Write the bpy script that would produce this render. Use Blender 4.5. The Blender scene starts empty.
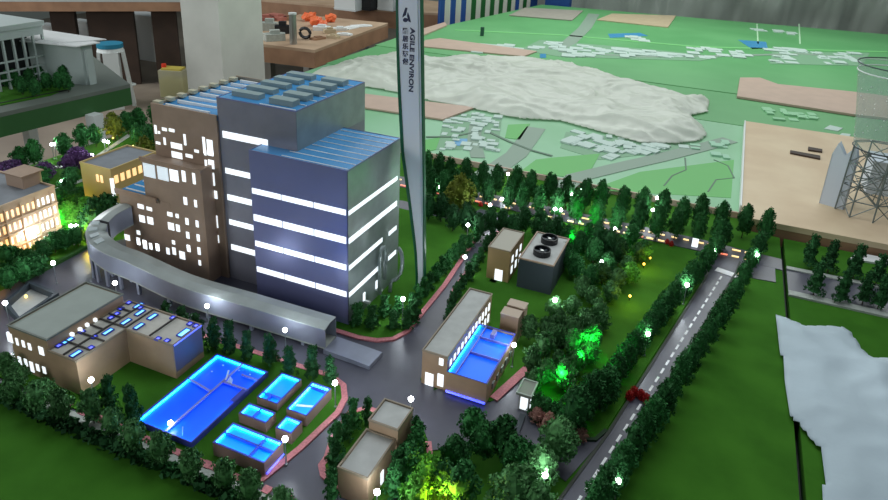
import bpy, math, random
from mathutils import Vector, Matrix, noise

# ------------------------------------------------------------------ camera, world, light, exposure
TZ = 0.8                       # height of the model table above the floor; everything is laid out from the table top
scene = bpy.context.scene
COL = scene.collection
FPX, PCX, PCY = 680.0, 444.0, 165.0
YAW, PITCH, ROLL = -0.3892, 0.3692, -0.0477

def cam_rows():
    cz, sz = math.cos(YAW), math.sin(YAW); c, s = math.cos(PITCH), math.sin(PITCH)
    cr, sr = math.cos(ROLL), math.sin(ROLL)
    fwd = Vector((sz*c, cz*c, -s)); right = Vector((cz, -sz, 0)); down = fwd.cross(right)
    return (right*cr + down*sr, down*cr - right*sr, fwd)
RIGHT, DOWN, FWD = cam_rows()
CAM = Vector((0, 0, 1.0))
cd = bpy.data.cameras.new('camera'); cam = bpy.data.objects.new('camera', cd); COL.objects.link(cam)
up = -DOWN; bk = -FWD
cam.matrix_world = Matrix(((RIGHT.x, up.x, bk.x, 0), (RIGHT.y, up.y, bk.y, 0), (RIGHT.z, up.z, bk.z, 1.0+TZ), (0, 0, 0, 1)))
cd.sensor_width = 36; cd.lens = FPX/888*36; cd.shift_y = -(250-PCY)/888; cd.clip_start = .02
scene.camera = cam

w = bpy.data.worlds.new('world'); scene.world = w; w.use_nodes = True
bg = w.node_tree.nodes['Background']; bg.inputs[0].default_value = (.72, .86, .95, 1); bg.inputs[1].default_value = .15
scene.view_settings.view_transform = 'Standard'; scene.view_settings.look = 'None'
scene.view_settings.gamma = 1; scene.view_settings.use_curve_mapping = False
scene.view_settings.exposure = 0.0

def area(name, loc, target, size, size_y, power, color):
    l = bpy.data.lights.new(name, 'AREA'); l.shape = 'RECTANGLE'; l.size = size; l.size_y = size_y
    l.energy = power; l.color = color
    o = bpy.data.objects.new(name, l); COL.objects.link(o); o.location = loc
    o.rotation_euler = (Vector(target)-Vector(loc)).to_track_quat('-Z', 'Y').to_euler()
    return o
area('ceiling_light_panel', (-.6, 6.0, 2.3), (-.6, 5.0, 0), 5.0, 2.4, 105, (.93, 1, .97))        # workshop lights over the far tables
area('hall_light_panel', (-.5, 2.1, 2.3), (-.5, 1.6, 0), 2.6, 1.4, 28, (.90, .96, 1))      # dimmer ceiling panel over the model
area('front_fill_light', (-3.6, -2.2, 1.7), (-2.4, 3.0, .2), 1.6, 1.6, 52, (.95, .98, 1))   # added fill from behind the camera, to the left; brightens column and facades
area('window_light', (-6.5, 2.4, 2.0), (-3.2, 3.0, 0), 2.0, 1.4, 110, (.95, .98, 1))       # daylight from the left

# ------------------------------------------------------------------ projection helpers (pixel of the photograph -> point on a plane)
def ray(px, py):
    return RIGHT*((px-PCX)/FPX) + DOWN*((py-PCY)/FPX) + FWD
def P(px, py, z=0.0):
    d = ray(px, py); return CAM + d*((z-CAM.z)/d.z)
def PY(px, py, y):
    d = ray(px, py); return CAM + d*(y/d.y)
def PX(px, py, x):
    d = ray(px, py); return CAM + d*(x/d.x)
def W(pts, z=0.0): return [tuple(P(x, y, z)[:2]) for x, y in pts]

# ------------------------------------------------------------------ materials
def lin(c):
    c = c/255.0
    return c/12.92 if c <= .04045 else ((c+.055)/1.055)**2.4
def rgb(r, g, b): return (lin(r), lin(g), lin(b), 1)
MATS = {}
def mat(name, col, rough=.7, metal=0, noise_amt=0, noise_scale=40, col2=None, bump=0, bump_scale=200, rnd=0, alpha=None, trans=0, spec=.5, coat=0):
    if name in MATS: return MATS[name]
    m = bpy.data.materials.new(name); m.use_nodes = True; nt = m.node_tree; b = nt.nodes['Principled BSDF']
    b.inputs['Base Color'].default_value = col; b.inputs['Roughness'].default_value = rough
    b.inputs['Metallic'].default_value = metal; b.inputs['Specular IOR Level'].default_value = spec
    b.inputs['Coat Weight'].default_value = coat
    if trans: b.inputs['Transmission Weight'].default_value = trans
    if alpha is not None: b.inputs['Alpha'].default_value = alpha
    last = None
    if col2 is not None or noise_amt:
        tc = nt.nodes.new('ShaderNodeTexCoord'); n = nt.nodes.new('ShaderNodeTexNoise')
        n.inputs['Scale'].default_value = noise_scale; n.inputs['Detail'].default_value = 4
        nt.links.new(tc.outputs['Object'], n.inputs['Vector'])
        r = nt.nodes.new('ShaderNodeValToRGB'); r.color_ramp.elements[0].position = .35; r.color_ramp.elements[1].position = .65
        c2 = col2 or tuple(min(1, x*(1+noise_amt)) for x in col[:3])+(1,)
        c1 = col if col2 else tuple(x*(1-noise_amt) for x in col[:3])+(1,)
        r.color_ramp.elements[0].color = c1; r.color_ramp.elements[1].color = c2
        nt.links.new(n.outputs['Fac'], r.inputs['Fac']); last = r.outputs['Color']
    if rnd:
        oi = nt.nodes.new('ShaderNodeObjectInfo'); hs = nt.nodes.new('ShaderNodeHueSaturation')
        mr = nt.nodes.new('ShaderNodeMapRange'); mr.inputs['To Min'].default_value = 1-rnd; mr.inputs['To Max'].default_value = 1+rnd
        nt.links.new(oi.outputs['Random'], mr.inputs['Value']); nt.links.new(mr.outputs[0], hs.inputs['Value'])
        if last: nt.links.new(last, hs.inputs['Color'])
        else: hs.inputs['Color'].default_value = col
        last = hs.outputs['Color']
    if last: nt.links.new(last, b.inputs['Base Color'])
    if bump:
        tc = nt.nodes.new('ShaderNodeTexCoord'); n = nt.nodes.new('ShaderNodeTexNoise'); n.inputs['Scale'].default_value = bump_scale
        n.inputs['Detail'].default_value = 5
        bp = nt.nodes.new('ShaderNodeBump'); bp.inputs['Strength'].default_value = bump; bp.inputs['Distance'].default_value = .005
        nt.links.new(tc.outputs['Object'], n.inputs['Vector']); nt.links.new(n.outputs['Fac'], bp.inputs['Height'])
        nt.links.new(bp.outputs['Normal'], b.inputs['Normal'])
    MATS[name] = m; return m
def emis(name, col, strength, base=(.8, .8, .8, 1)):
    if name in MATS: return MATS[name]
    m = bpy.data.materials.new(name); m.use_nodes = True; b = m.node_tree.nodes['Principled BSDF']
    b.inputs['Base Color'].default_value = base; b.inputs['Emission Color'].default_value = tuple(col)+(1,)
    b.inputs['Emission Strength'].default_value = strength; b.inputs['Roughness'].default_value = .4
    MATS[name] = m; return m

LAWN = mat('lawn_flock', rgb(54, 104, 28), .95, col2=rgb(66, 120, 35), noise_scale=9, bump=.25, bump_scale=900, spec=.1)
ASPH = mat('asphalt', rgb(80, 80, 92), .34, noise_amt=.12, noise_scale=14, bump=.06, bump_scale=700)
KERB = mat('pink_kerb', rgb(196, 122, 128), .7, noise_amt=.15, noise_scale=200)
WHITEP = mat('white_paint', rgb(232, 234, 232), .5)
GREYP = mat('grey_kerb', rgb(170, 176, 168), .7, noise_amt=.1, noise_scale=60)
BROWNW = mat('brown_facade', rgb(160, 136, 116), .5, noise_amt=.06, noise_scale=30)
BROWNT = mat('tan_brown_facade', rgb(172, 144, 116), .5, noise_amt=.06, noise_scale=30)
BROWNL = mat('light_brown_facade', rgb(160, 134, 112), .5, noise_amt=.06, noise_scale=30)
METAL = mat('silver_facade_blue_reflection', rgb(126, 130, 172), .36, metal=.35, noise_amt=.05, noise_scale=6)  # silver cladding; blue reflection of the pools is put into the base colour
METALS = mat('silver_side', rgb(150, 160, 160), .40, metal=.4, noise_amt=.10, noise_scale=25)
GREYF = mat('grey_facade', rgb(134, 134, 144), .42, metal=.2, noise_amt=.06, noise_scale=20)
BLUER = mat('blue_roof', rgb(66, 150, 210), .26, metal=.1, noise_amt=.12, noise_scale=8)
ROOFG = mat('grey_roof', rgb(186, 188, 184), .75, noise_amt=.07, noise_scale=35)
ROOFD = mat('slate_roof', rgb(120, 126, 132), .7, noise_amt=.08, noise_scale=30)
TRIM = mat('parapet', rgb(150, 136, 116), .6)
VENTM = mat('vent_grey', rgb(136, 156, 156), .5)
GALL = mat('gallery_shell', rgb(150, 155, 172), .34, metal=.3, noise_amt=.08, noise_scale=18)
GALT = mat('gallery_top', rgb(178, 186, 182), .36, metal=.15, noise_amt=.12, noise_scale=14)
DARK = mat('dark_grey', rgb(52, 62, 70), .6)
BLACK = mat('black_metal', rgb(22, 24, 28), .5)
TANW = mat('tan_wall', rgb(200, 176, 120), .6)
TANB = mat('tan_light_wall', rgb(196, 170, 140), .6)
WOOD = mat('brown_board', rgb(148, 112, 86), .55, col2=rgb(170, 130, 100), noise_scale=7)
WOODT = mat('board_top', rgb(176, 146, 118), .6, col2=rgb(196, 168, 140), noise_scale=4)
PLY = mat('plywood', rgb(208, 182, 148), .6, col2=rgb(220, 198, 164), noise_scale=5)
DWOOD = mat('dark_wood', rgb(64, 48, 38), .7, noise_amt=.15, noise_scale=8)
CONC = mat('column_paint', rgb(214, 214, 204), .8, col2=rgb(224, 224, 214), noise_scale=6)
FLOORM = mat('floor_concrete', rgb(120, 108, 96), .6, col2=rgb(146, 134, 118), noise_scale=1.5)
WALLM = mat('wall_paint', rgb(176, 182, 176), .8, noise_amt=.05, noise_scale=1)
MAPG = mat('map_green_pale', rgb(144, 196, 156), .5, col2=rgb(126, 184, 136), noise_scale=1.6)
MAPD = mat('map_green', rgb(92, 164, 100), .5, col2=rgb(106, 176, 112), noise_scale=1.8)
MAPL = mat('map_lawn', rgb(96, 180, 92), .55)
MAPR = mat('map_road', rgb(138, 160, 142), .6)
MAPW = mat('map_block', rgb(192, 212, 202), .6)
MAPB = mat('map_water', rgb(60, 150, 200), .3)
PINKB = mat('pink_board', rgb(194, 168, 150), .6, noise_amt=.04, noise_scale=12)
BEIGB = mat('beige_board', rgb(198, 180, 148), .6, noise_amt=.05, noise_scale=12)
GREYB = mat('grey_board', rgb(168, 162, 150), .6, noise_amt=.05, noise_scale=12)
APRG = mat('green_apron', rgb(52, 100, 52), .55, noise_amt=.06, noise_scale=5)
PAPER = mat('paper_sheet', rgb(184, 200, 208), .75, noise_amt=.05, noise_scale=6, bump=.3, bump_scale=25)
PLASW = mat('white_plastic', rgb(222, 228, 226), .45)
BLUEP = mat('blue_plastic', rgb(40, 130, 160), .4)
PCHIM = mat('chimney_white', rgb(244, 246, 254), .35)
PCHIS = mat('chimney_silver', rgb(214, 220, 226), .35, metal=.1)
GCHIM = mat('chimney_green', rgb(16, 96, 62), .4)
INK = mat('ink_blue', rgb(40, 44, 78), .5)
PTANK = mat('tank_wall', rgb(164, 138, 132), .55)
PBLUE = mat('pool_wall', rgb(70, 80, 190), .4)
RED = mat('red_leaf', rgb(190, 24, 24), .6)
ORANGE = mat('orange_plastic', rgb(246, 120, 70), .45)
STEEL = mat('steel', rgb(170, 172, 170), .3, metal=.8)
RODS = mat('scaffold_wire', rgb(122, 132, 130), .5, metal=.4)
def translucent(name, col, alpha, rough=.4):
    m = bpy.data.materials.new(name); m.use_nodes = True; nt = m.node_tree; nt.nodes.clear()
    o = nt.nodes.new('ShaderNodeOutputMaterial'); mx = nt.nodes.new('ShaderNodeMixShader'); mx.inputs[0].default_value = alpha
    t = nt.nodes.new('ShaderNodeBsdfTransparent'); p = nt.nodes.new('ShaderNodeBsdfPrincipled')
    p.inputs['Base Color'].default_value = col; p.inputs['Roughness'].default_value = rough
    tr = nt.nodes.new('ShaderNodeBsdfTranslucent'); tr.inputs[0].default_value = col
    m2 = nt.nodes.new('ShaderNodeMixShader'); m2.inputs[0].default_value = .3
    nt.links.new(p.outputs[0], m2.inputs[1]); nt.links.new(tr.outputs[0], m2.inputs[2])
    nt.links.new(t.outputs[0], mx.inputs[1]); nt.links.new(m2.outputs[0], mx.inputs[2]); nt.links.new(mx.outputs[0], o.inputs[0])
    MATS[name] = m; return m
TARP = translucent('tarp_film', rgb(246, 248, 238), .84, .35)
CLEAR = translucent('clear_acetate', rgb(176, 196, 188), .40, .12)
SHEET = translucent('plastic_curtain', rgb(196, 208, 196), .82, .28)
JUGM = translucent('jug_plastic', rgb(226, 224, 196), .6, .35)
E_WIN = emis('lit_window', (.86, .95, 1), 1.1)
E_WARM = emis('lit_window_warm', (1, .56, .17), 1.15)
E_LAMP = emis('lamp_glow', (.9, .95, 1), 30)
E_POOL = emis('pool_panel', (0, .010, .60), 1.0, (.0, .16, .7, 1))
E_TANK = emis('tank_panel', (0, .20, .8), .85, (.0, .25, .8, 1))
E_CYAN = emis('cyan_led', (.0, .42, 1), 20.0)
E_BLUE = emis('blue_led', (.01, .03, 1), 3)
E_ROAD = emis('road_light_yellow', (1, .7, .25), 1.3)
E_REDL = emis('road_light_red', (1, .18, .06), 1.2)
E_SPOTG = emis('green_spot', (.02, 1, .15), 3)
E_SPOTY = emis('yellow_spot', (1, .62, .05), 5)
LEAFS = {
 'dark': mat('leaf_dark', rgb(48, 106, 54), .8, rnd=.3, noise_amt=.35, noise_scale=9, spec=.2),
 'pine': mat('leaf_pine', rgb(44, 92, 50), .8, rnd=.3, noise_amt=.35, noise_scale=9, spec=.2),
 'mid': mat('leaf_mid', rgb(78, 126, 74), .8, rnd=.3, noise_amt=.35, noise_scale=9, spec=.2),
 'olive': mat('leaf_olive', rgb(104, 116, 40), .8, rnd=.2, noise_amt=.3, noise_scale=9, spec=.2),
 'bright': mat('leaf_bright', rgb(96, 170, 60), .8, rnd=.15, noise_amt=.3, noise_scale=9, spec=.2),
 'purple': mat('leaf_purple', rgb(88, 60, 104), .8, rnd=.15, noise_amt=.3, noise_scale=9, spec=.2),
 'pink': mat('leaf_pink', rgb(168, 124, 112), .8, rnd=.15, noise_amt=.3, noise_scale=9, spec=.2),
 'red': RED,
}
BARK = mat('bark', rgb(66, 56, 44), .9)

# ------------------------------------------------------------------ mesh helpers
class MB:
    def __init__(s): s.v = []; s.f = []; s.mi = []
    def add(s, vs, fs, mi=0):
        n = len(s.v); s.v += [tuple(v) for v in vs]; s.f += [tuple(i+n for i in f) for f in fs]; s.mi += [mi]*len(fs); return s
    def box(s, x0, x1, y0, y1, z0, z1, mi=0):
        return s.add([(x0,y0,z0),(x1,y0,z0),(x1,y1,z0),(x0,y1,z0),(x0,y0,z1),(x1,y0,z1),(x1,y1,z1),(x0,y1,z1)],
              [(3,2,1,0),(4,5,6,7),(0,1,5,4),(1,2,6,5),(2,3,7,6),(3,0,4,7)], mi)
    def prism(s, poly, z0, z1, mi=0):
        a = sum(poly[i][0]*poly[(i+1)%len(poly)][1]-poly[(i+1)%len(poly)][0]*poly[i][1] for i in range(len(poly)))
        if a < 0: poly = list(poly)[::-1]
        n = len(poly)
        return s.add([(p[0],p[1],z0) for p in poly]+[(p[0],p[1],z1) for p in poly],
              [tuple(range(n))[::-1], tuple(range(n, 2*n))]+[(i,(i+1)%n,n+(i+1)%n,n+i) for i in range(n)], mi)
    def tube(s, pts, r, n=6, mi=0, r2=None):
        pts = [Vector(p) for p in pts]; k = len(pts); rings = []
        for i, p in enumerate(pts):
            d = (pts[min(i+1,k-1)]-pts[max(i-1,0)]).normalized()
            a = d.cross(Vector((0,0,1)) if abs(d.z) < .9 else Vector((1,0,0))).normalized(); b = d.cross(a)
            rr = r if r2 is None else r+(r2-r)*i/(k-1)
            rings += [p+a*math.cos(t*2*math.pi/n)*rr+b*math.sin(t*2*math.pi/n)*rr for t in range(n)]
        fs = [(i*n+j, i*n+(j+1)%n, (i+1)*n+(j+1)%n, (i+1)*n+j) for i in range(k-1) for j in range(n)]
        fs += [tuple(range(n))[::-1], tuple(range((k-1)*n, k*n))]
        return s.add(rings, fs, mi)
    def ball(s, c, r, n=8, m=6, mi=0, sz=1):
        vs = [(c[0],c[1],c[2]-r*sz)]
        for i in range(1, m):
            a = -math.pi/2+math.pi*i/m
            vs += [(c[0]+r*math.cos(a)*math.cos(2*math.pi*j/n), c[1]+r*math.cos(a)*math.sin(2*math.pi*j/n), c[2]+r*sz*math.sin(a)) for j in range(n)]
        vs.append((c[0],c[1],c[2]+r*sz))
        fs = [(0, 1+(j+1)%n, 1+j) for j in range(n)]
        for i in range(m-2):
            fs += [(1+i*n+j, 1+i*n+(j+1)%n, 1+(i+1)*n+(j+1)%n, 1+(i+1)*n+j) for j in range(n)]
        q = 1+(m-2)*n; fs += [(q+j, q+(j+1)%n, len(vs)-1) for j in range(n)]
        return s.add(vs, fs, mi)
    def ribbon(s, pts, wdt, z0, z1, mi=0, closed=False):
        pts = [Vector((p[0], p[1])) for p in pts]; k = len(pts); L = []; R_ = []
        for i, p in enumerate(pts):
            a = pts[(i-1) % k] if closed else pts[max(i-1,0)]; b = pts[(i+1) % k] if closed else pts[min(i+1,k-1)]
            d = (b-a).normalized(); nn = Vector((-d.y, d.x))
            L.append(p+nn*wdt/2); R_.append(p-nn*wdt/2)
        for i in range(k if closed else k-1):
            j = (i+1) % k
            vs = [(*R_[i],z0),(*R_[j],z0),(*L[j],z0),(*L[i],z0),(*R_[i],z1),(*R_[j],z1),(*L[j],z1),(*L[i],z1)]
            s.add(vs, [(3,2,1,0),(4,5,6,7),(0,1,5,4),(1,2,6,5),(2,3,7,6),(3,0,4,7)], mi)
        return s
    def mesh(s, name, mats, origin=(0,0,0), smooth=False):
        me = bpy.data.meshes.new(name); o = origin
        me.from_pydata([(v[0]-o[0], v[1]-o[1], v[2]-o[2]) for v in s.v], [], s.f)
        for m in (mats if isinstance(mats, (list, tuple)) else [mats]): me.materials.append(m)
        me.polygons.foreach_set('material_index', s.mi)
        if smooth: me.polygons.foreach_set('use_smooth', [True]*len(s.f))
        me.update(); return me
    def build(s, name, mats, parent=None, smooth=False, label=None):
        org = parent.get('_o', (0,0,0)) if parent else (0,0,0)
        o = bpy.data.objects.new(name, s.mesh(name, mats, org, smooth)); COL.objects.link(o)
        if parent: o.parent = parent; o['_o'] = tuple(org)
        if label: o['label'] = label
        return o
def thing(name, label, cat, loc, group=None):
    o = bpy.data.objects.new(name, None); COL.objects.link(o); o.location = loc; o.empty_display_size = .02
    o['_o'] = tuple(loc); o['label'] = label; o['category'] = cat
    if group: o['group'] = group
    return o
def tag(o, label, cat, group=None, kind=None):
    o['label'] = label; o['category'] = cat
    if group: o['group'] = group
    if kind: o['kind'] = kind
    return o
def solo(mb, name, mats, label, cat, group=None, smooth=False):
    "a thing that is one mesh, origin at its base centre"
    xs = [v[0] for v in mb.v]; ys = [v[1] for v in mb.v]; zs = [v[2] for v in mb.v]
    o0 = ((min(xs)+max(xs))/2, (min(ys)+max(ys))/2, min(zs))
    o = bpy.data.objects.new(name, mb.mesh(name, mats, o0, smooth)); COL.objects.link(o); o.location = o0
    return tag(o, label, cat, group)
def B(*a): return MB().box(*a)
ORD = ['first','second','third','fourth','fifth','sixth','seventh','eighth','ninth','tenth','eleventh','twelfth','thirteenth','fourteenth','fifteenth','sixteenth','seventeenth','eighteenth','nineteenth','twentieth']
ORD += ['twenty-'+o for o in ORD[:9]]+['thirtieth']+['thirty-'+o for o in ORD[:9]]
ORD += ['fortieth']

# ------------------------------------------------------------------ the room
def struct(mb, name, m):
    o = mb.build(name, m); o['kind'] = 'structure'; return o
struct(B(-9, 6, -3, 11, -.9, -.8), 'floor', FLOORM)
struct(B(-9, 6, 10.6, 10.8, -.8, 2.6), 'wall_back', WALLM)
struct(B(-9.2, -9, -3, 10.8, -.8, 2.6), 'wall_left', WALLM)

col = struct(B(-3.07, -2.785, 3.2, 3.6, -.8, 2.6), 'trim_1', CONC)      # square concrete column
col['label'] = 'square whitewashed concrete column behind the model table'
B(-3.085, -2.77, 3.185, 3.615, -.8, -.7).build('column_foot', CONC, col)

# ------------------------------------------------------------------ the model table
TX0, TX1, TY0, TY1 = -2.35, .270, .10, 2.43
def table(label, name, poly, z, apron, legs, top_m, ap_m, leg_m, thick=.02, legr=.03):
    cx = sum(p[0] for p in poly)/len(poly); cy = sum(p[1] for p in poly)/len(poly)
    t = thing(name, label, 'table', (cx, cy, -.8))
    MB().prism(poly, z-thick, z).build('table_top', top_m, t)
    ccx, ccy = cx, cy
    ins = [(ccx+(p[0]-ccx)*.995, ccy+(p[1]-ccy)*.995) for p in poly]
    for i in range(len(poly)):
        a, b = Vector(poly[i]), Vector(poly[(i+1) % len(poly)])
        d = (b-a).normalized(); n = Vector((-d.y, d.x))
        if (Vector((ccx, ccy))-a).dot(n) < 0: n = -n
        q = [a+n*.001, b+n*.001, b+n*.02, a+n*.02]
        MB().prism([tuple(v) for v in q], z-apron, z-.001).build('apron', ap_m, t)
    for (x, y) in legs:
        B(x-legr, x+legr, y-legr, y+legr, -.8, z-apron*.9).build('leg', leg_m, t)
    return t
T = table('large display table carrying the lit power plant model with green lawns', 'display_table',
          [(TX0,TY0),(TX1,TY0),(TX1,2.335),(.142,2.345),(.142,TY1),(TX0,TY1)], 0, .10,
          [(-2.2,.3),(-.9,.3),(.1,.3),(-2.2,2.3),(-.9,2.3),(.1,2.2)], LAWN, APRG, WOOD)
T2 = table('narrow display table section right of the dark joint with a road and trees', 'display_table',
          [(.282,TY0),(1.5,TY0),(1.5,2.335),(.282,2.335)], 0, .10, [(.4,.3),(1.4,.3),(.4,2.2),(1.4,2.2)], LAWN, APRG, WOOD)

PA = [(-1.36,.73),(-.40,.73),(-.40,.955),(-.25,1.045),(-.168,1.015),(-.134,1.0),(-.084,1.163),(-.10,1.135),(-.143,1.113),(-.207,1.119),(-.241,1.128),(-.268,1.30),(-.30,1.31),(-.46,1.12),
      (-.50,1.46),(-.56,1.95),(-.57,2.06),(-.70,2.06),(-.72,1.99),(-1.45,1.99),(-1.47,1.5)]+W([(92,246),(25,278),(0,292),(0,372)])
MB().prism(PA, -.001, .0015).build('road', ASPH, T, label='dark grey asphalt yard between the plant buildings')
RL, RR = [(-.19,.72),(-.133,.954),(-.084,1.163),(.058,1.917),(.075,2.08)], [(-.135,.72),(-.080,.979),(-.035,1.165),(.138,1.991),(.15,2.08)]
MB().prism(RL+RR[::-1], -.001, .003).build('road', ASPH, T, label='straight asphalt road with white dashes')
MB().prism([(TX0+.3,2.085),(-.655,2.105),(0,2.10),(TX1,2.09),(TX1,2.165),(0,2.19),(-.655,2.20),(TX0+.3,2.17)], -.001, .0025).build('road', ASPH, T, label='asphalt road along the back of the model')
MB().prism([(.045,1.93),(.14,1.99),(.25,2.0),(.25,2.12),(.045,2.12)], -.001, .002).build('road', ASPH, T)
MARK = mat('road_marking', rgb(252, 252, 252), .5)
ctr = [(-.155,.72),(-.098,.983),(-.010,1.404),(.103,1.966)]
def along(pl, s):
    for a, b in zip(pl, pl[1:]):
        l = math.dist(a, b)
        if s <= l or b == pl[-1]: return Vector((a[0]+(b[0]-a[0])*s/l, a[1]+(b[1]-a[1])*s/l)), Vector((b[0]-a[0], b[1]-a[1])).normalized()
        s -= l
tot = sum(math.dist(a, b) for a, b in zip(ctr, ctr[1:])); s_ = .02
while s_ < tot-.02:
    p, d = along(ctr, s_); MB().ribbon([p-d*.0115, p+d*.0115], .005, .003, .0038).build('road_dash', MARK, T); s_ += .0385
MB().ribbon([P(716,270)[:2], P(739,278)[:2]], .026, .003, .0045).build('stop_bar', MARK, T)
for pl, nm in ((RL, 0), (RR, 1)):
    MB().ribbon(pl, .006, -.001, .005).build('kerb', mat('dark_kerb', rgb(70, 74, 66), .8), T)
# yellow lit kerb pieces on the right road edge
for k in range(34):
    tot2 = sum(math.dist(a, b) for a, b in zip(RR, RR[1:])); random.seed(k)
    s0 = .05+k*tot2/34*.93
    if random.random() < .35: continue
    p, d = along(RR, s0); n = Vector((d.y, -d.x))
    q = p+n*.007; MB().ribbon([q-d*.008, q+d*.010], .003, .0, .004).build('light_strip', E_ROAD, T)
# warm light strips along the back road, seen between the trees
for k in range(44):
    random.seed(100+k); x = -1.45+k*.0375; 
    for yy in (2.108, 2.155):
        if random.random() < .2: continue
        m_ = E_REDL if random.random() < .22 else E_ROAD
        B(x, x+.014+random.random()*.014, yy, yy+.004, .002, .006).build('light_strip', m_, T)
B(.003, .022, 2.118, 2.125, .002, .030).build('lit_sign', E_WIN, T)

def island(poly, kerb_m=KERB, kw=.013, kerb=True, closed=True):
    MB().prism(poly, -.001, .004).build('lawn', LAWN, T)
    if kerb: MB().ribbon(kerb if isinstance(kerb, list) else poly, kw, .001, .0055, closed=closed and not isinstance(kerb, list)).build('kerb', kerb_m, T)
I1k = [(-1.32,1.02),(-1.2,1.045),(-.68,1.06),(-.641,1.045),(-.617,1.01),(-.608,.967),(-.621,.851),(-.640,.757),(-.66,.742),(-1.05,.742)]
island(I1k+[(-1.34,.742)], kerb=I1k)
I2k = [(-.79,1.212),(-.70,1.212),(-.655,1.222),(-.622,1.245),(-.606,1.286),(-.609,1.53),(-.640,1.915),(-.68,1.925)]
island(I2k+[(-1.45,1.925),(-1.45,1.45),(-.79,1.45)], kerb=I2k)
I3k = [(-.43,1.005),(-.56,1.005),(-.585,.98),(-.578,.90),(-.562,.855),(-.561,.833),(-.545,.815),(-.52,.808),(-.47,.80)]
island(I3k+[(-.41,.80),(-.390,.945),(-.405,.975)], kerb=I3k)
MB().ribbon([(-.398,.86),(-.388,.945),(-.405,.975)], .012, .001, .0055).build('kerb', KERB, T)
I4 = [(-.59,1.95),(-.577,1.527),(-.562,1.46),(-.52,1.44),(-.50,1.14),(-.335,1.14),(-.318,1.165),(-.294,1.285),(-.275,1.31),(-.262,1.30),(-.249,1.15),(-.235,1.128),(-.207,1.119),(-.143,1.113),(-.105,1.128),(-.09,1.165),(.052,1.917),(.045,2.06),(-.56,2.06)]
island(I4, kerb=False)
MB().ribbon([(-.585,1.92),(-.577,1.527),(-.562,1.46),(-.52,1.44)], .012, .001, .0055).build('kerb', KERB, T)
MB().ribbon([(-.330,1.15),(-.294,1.285)], .020, .001, .0055).build('kerb', KERB, T)
MB().ribbon([(-.262,1.20),(-.249,1.15),(-.235,1.128),(-.207,1.119),(-.143,1.113),(-.105,1.128),(-.09,1.165)], .008, .001, .006).build('kerb', mat('green_kerb', rgb(40, 66, 40), .8), T)
MB().ribbon([(-.253,1.045),(-.258,1.13)], .012, .001, .008).build('gate_barrier', DARK, T)
# paving strips behind the front hedge, left garden paths
MB().ribbon([(-1.20,.727),(-.42,.727)], .018, .001, .004).build('pavement', GREYP, T)
for k in range(16):
    x = -1.12+k*.045; B(x, x+.016, .734, .750, .001, .006).build('paving_slab', KERB, T)
for pl in ([(60,150),(85,165),(130,135)], [(30,170),(85,165)], [(56,190),(90,178),(85,165)], [(60,245),(90,228)], [(38,232),(75,215)]):
    MB().ribbon(W(pl), .022, .0005, .003).build('garden_path', GREYP, T)
MB().ribbon(W([(22,283),(60,263),(95,244)]), .012, .0, .010).build('hedge_kerb', mat('hedge_green', rgb(40, 90, 30), .9, noise_amt=.3, noise_scale=200), T)
# right section road
MB().prism([(.282,1.950),(1.5,1.975),(1.5,2.145),(.282,2.11)], -.001, .002).build('road', ASPH, T2)
MB().prism([(.282,1.935),(1.5,1.935),(1.5,1.965),(.282,1.962)], -.001, .006).build('kerb', GREYP, T2)
MB().prism([(.282,2.098),(1.5,2.125),(1.5,2.15),(.282,2.118)], -.001, .006).build('kerb', GREYP, T2)
MB().prism([(.47,2.27),(.50,2.33),(1.0,2.33),(1.0,2.30),(.60,2.285)], -.001, .006).build('kerb', WHITEP, T2)
B(.2705, .2815, .1, 2.33, -.06, -.03).build('joint_filler', BLACK, T)

# ------------------------------------------------------------------ buildings
def wins_px(t, plane, val, rects, m=E_WIN, name='window', out=.0012, deep=.003, frame=None):
    "rects in photo pixels on the facade plane; y plane faces the camera, x plane faces right"
    for (a, b, c, d) in rects:
        kx, ky = (c-a)*.07, (d-b)*.07; a, b, c, d = a+kx, b+ky, c-kx, d-ky
        f = PY if plane == 'y' else PX
        cx, cy = (a+c)/2, (b+d)/2
        k = f(cx, cy, val); l = f(a, cy, val); r = f(c, cy, val); u = f(cx, b, val); v = f(cx, d, val)
        z0, z1 = v.z, u.z
        if plane == 'y': o = B(l.x, r.x, val-out, val+deep, z0, z1)
        else: o = B(val-deep, val+out, min(l.y, r.y), max(l.y, r.y), z0, z1)
        o.build(name, m, t)
def parapet(t, x0, x1, y0, y1, z, h=.004, wd=.004, m=TRIM):
    mb = MB(); mb.box(x0, x1, y0, y0+wd, z, z+h); mb.box(x0, x1, y1-wd, y1, z, z+h)
    mb.box(x0, x0+wd, y0+wd, y1-wd, z, z+h); mb.box(x1-wd, x1, y0+wd, y1-wd, z, z+h)
    return mb.build('parapet', m, t)

# main plant
M_ = thing('incineration_plant', 'tall stepped brown and silver plant building with glowing window bands and blue roofs', 'building', (-1.05, 1.4, .004))
Bx0, Bx1, By0, By1, Bh = -1.025, -.748, 1.247, 1.515, .4155
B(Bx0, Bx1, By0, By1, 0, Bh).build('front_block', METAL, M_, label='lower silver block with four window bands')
B(-1.157, -.92, 1.298, 1.630, 0, .5165).build('tower_block', GREYF, M_, label='tall grey block')
B(-1.374, -1.1575, 1.292, 1.64, 0, .455).build('brown_block', BROWNW, M_, label='brown block with scattered lit windows')
B(Bx1-.002, Bx1+.0005, By0+.0, By1, 0, Bh-.001).build('side_cladding', METALS, M_)
B(-.922, -.9195, 1.299, 1.63, .41, .516).build('side_cladding', METALS, M_)
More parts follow.
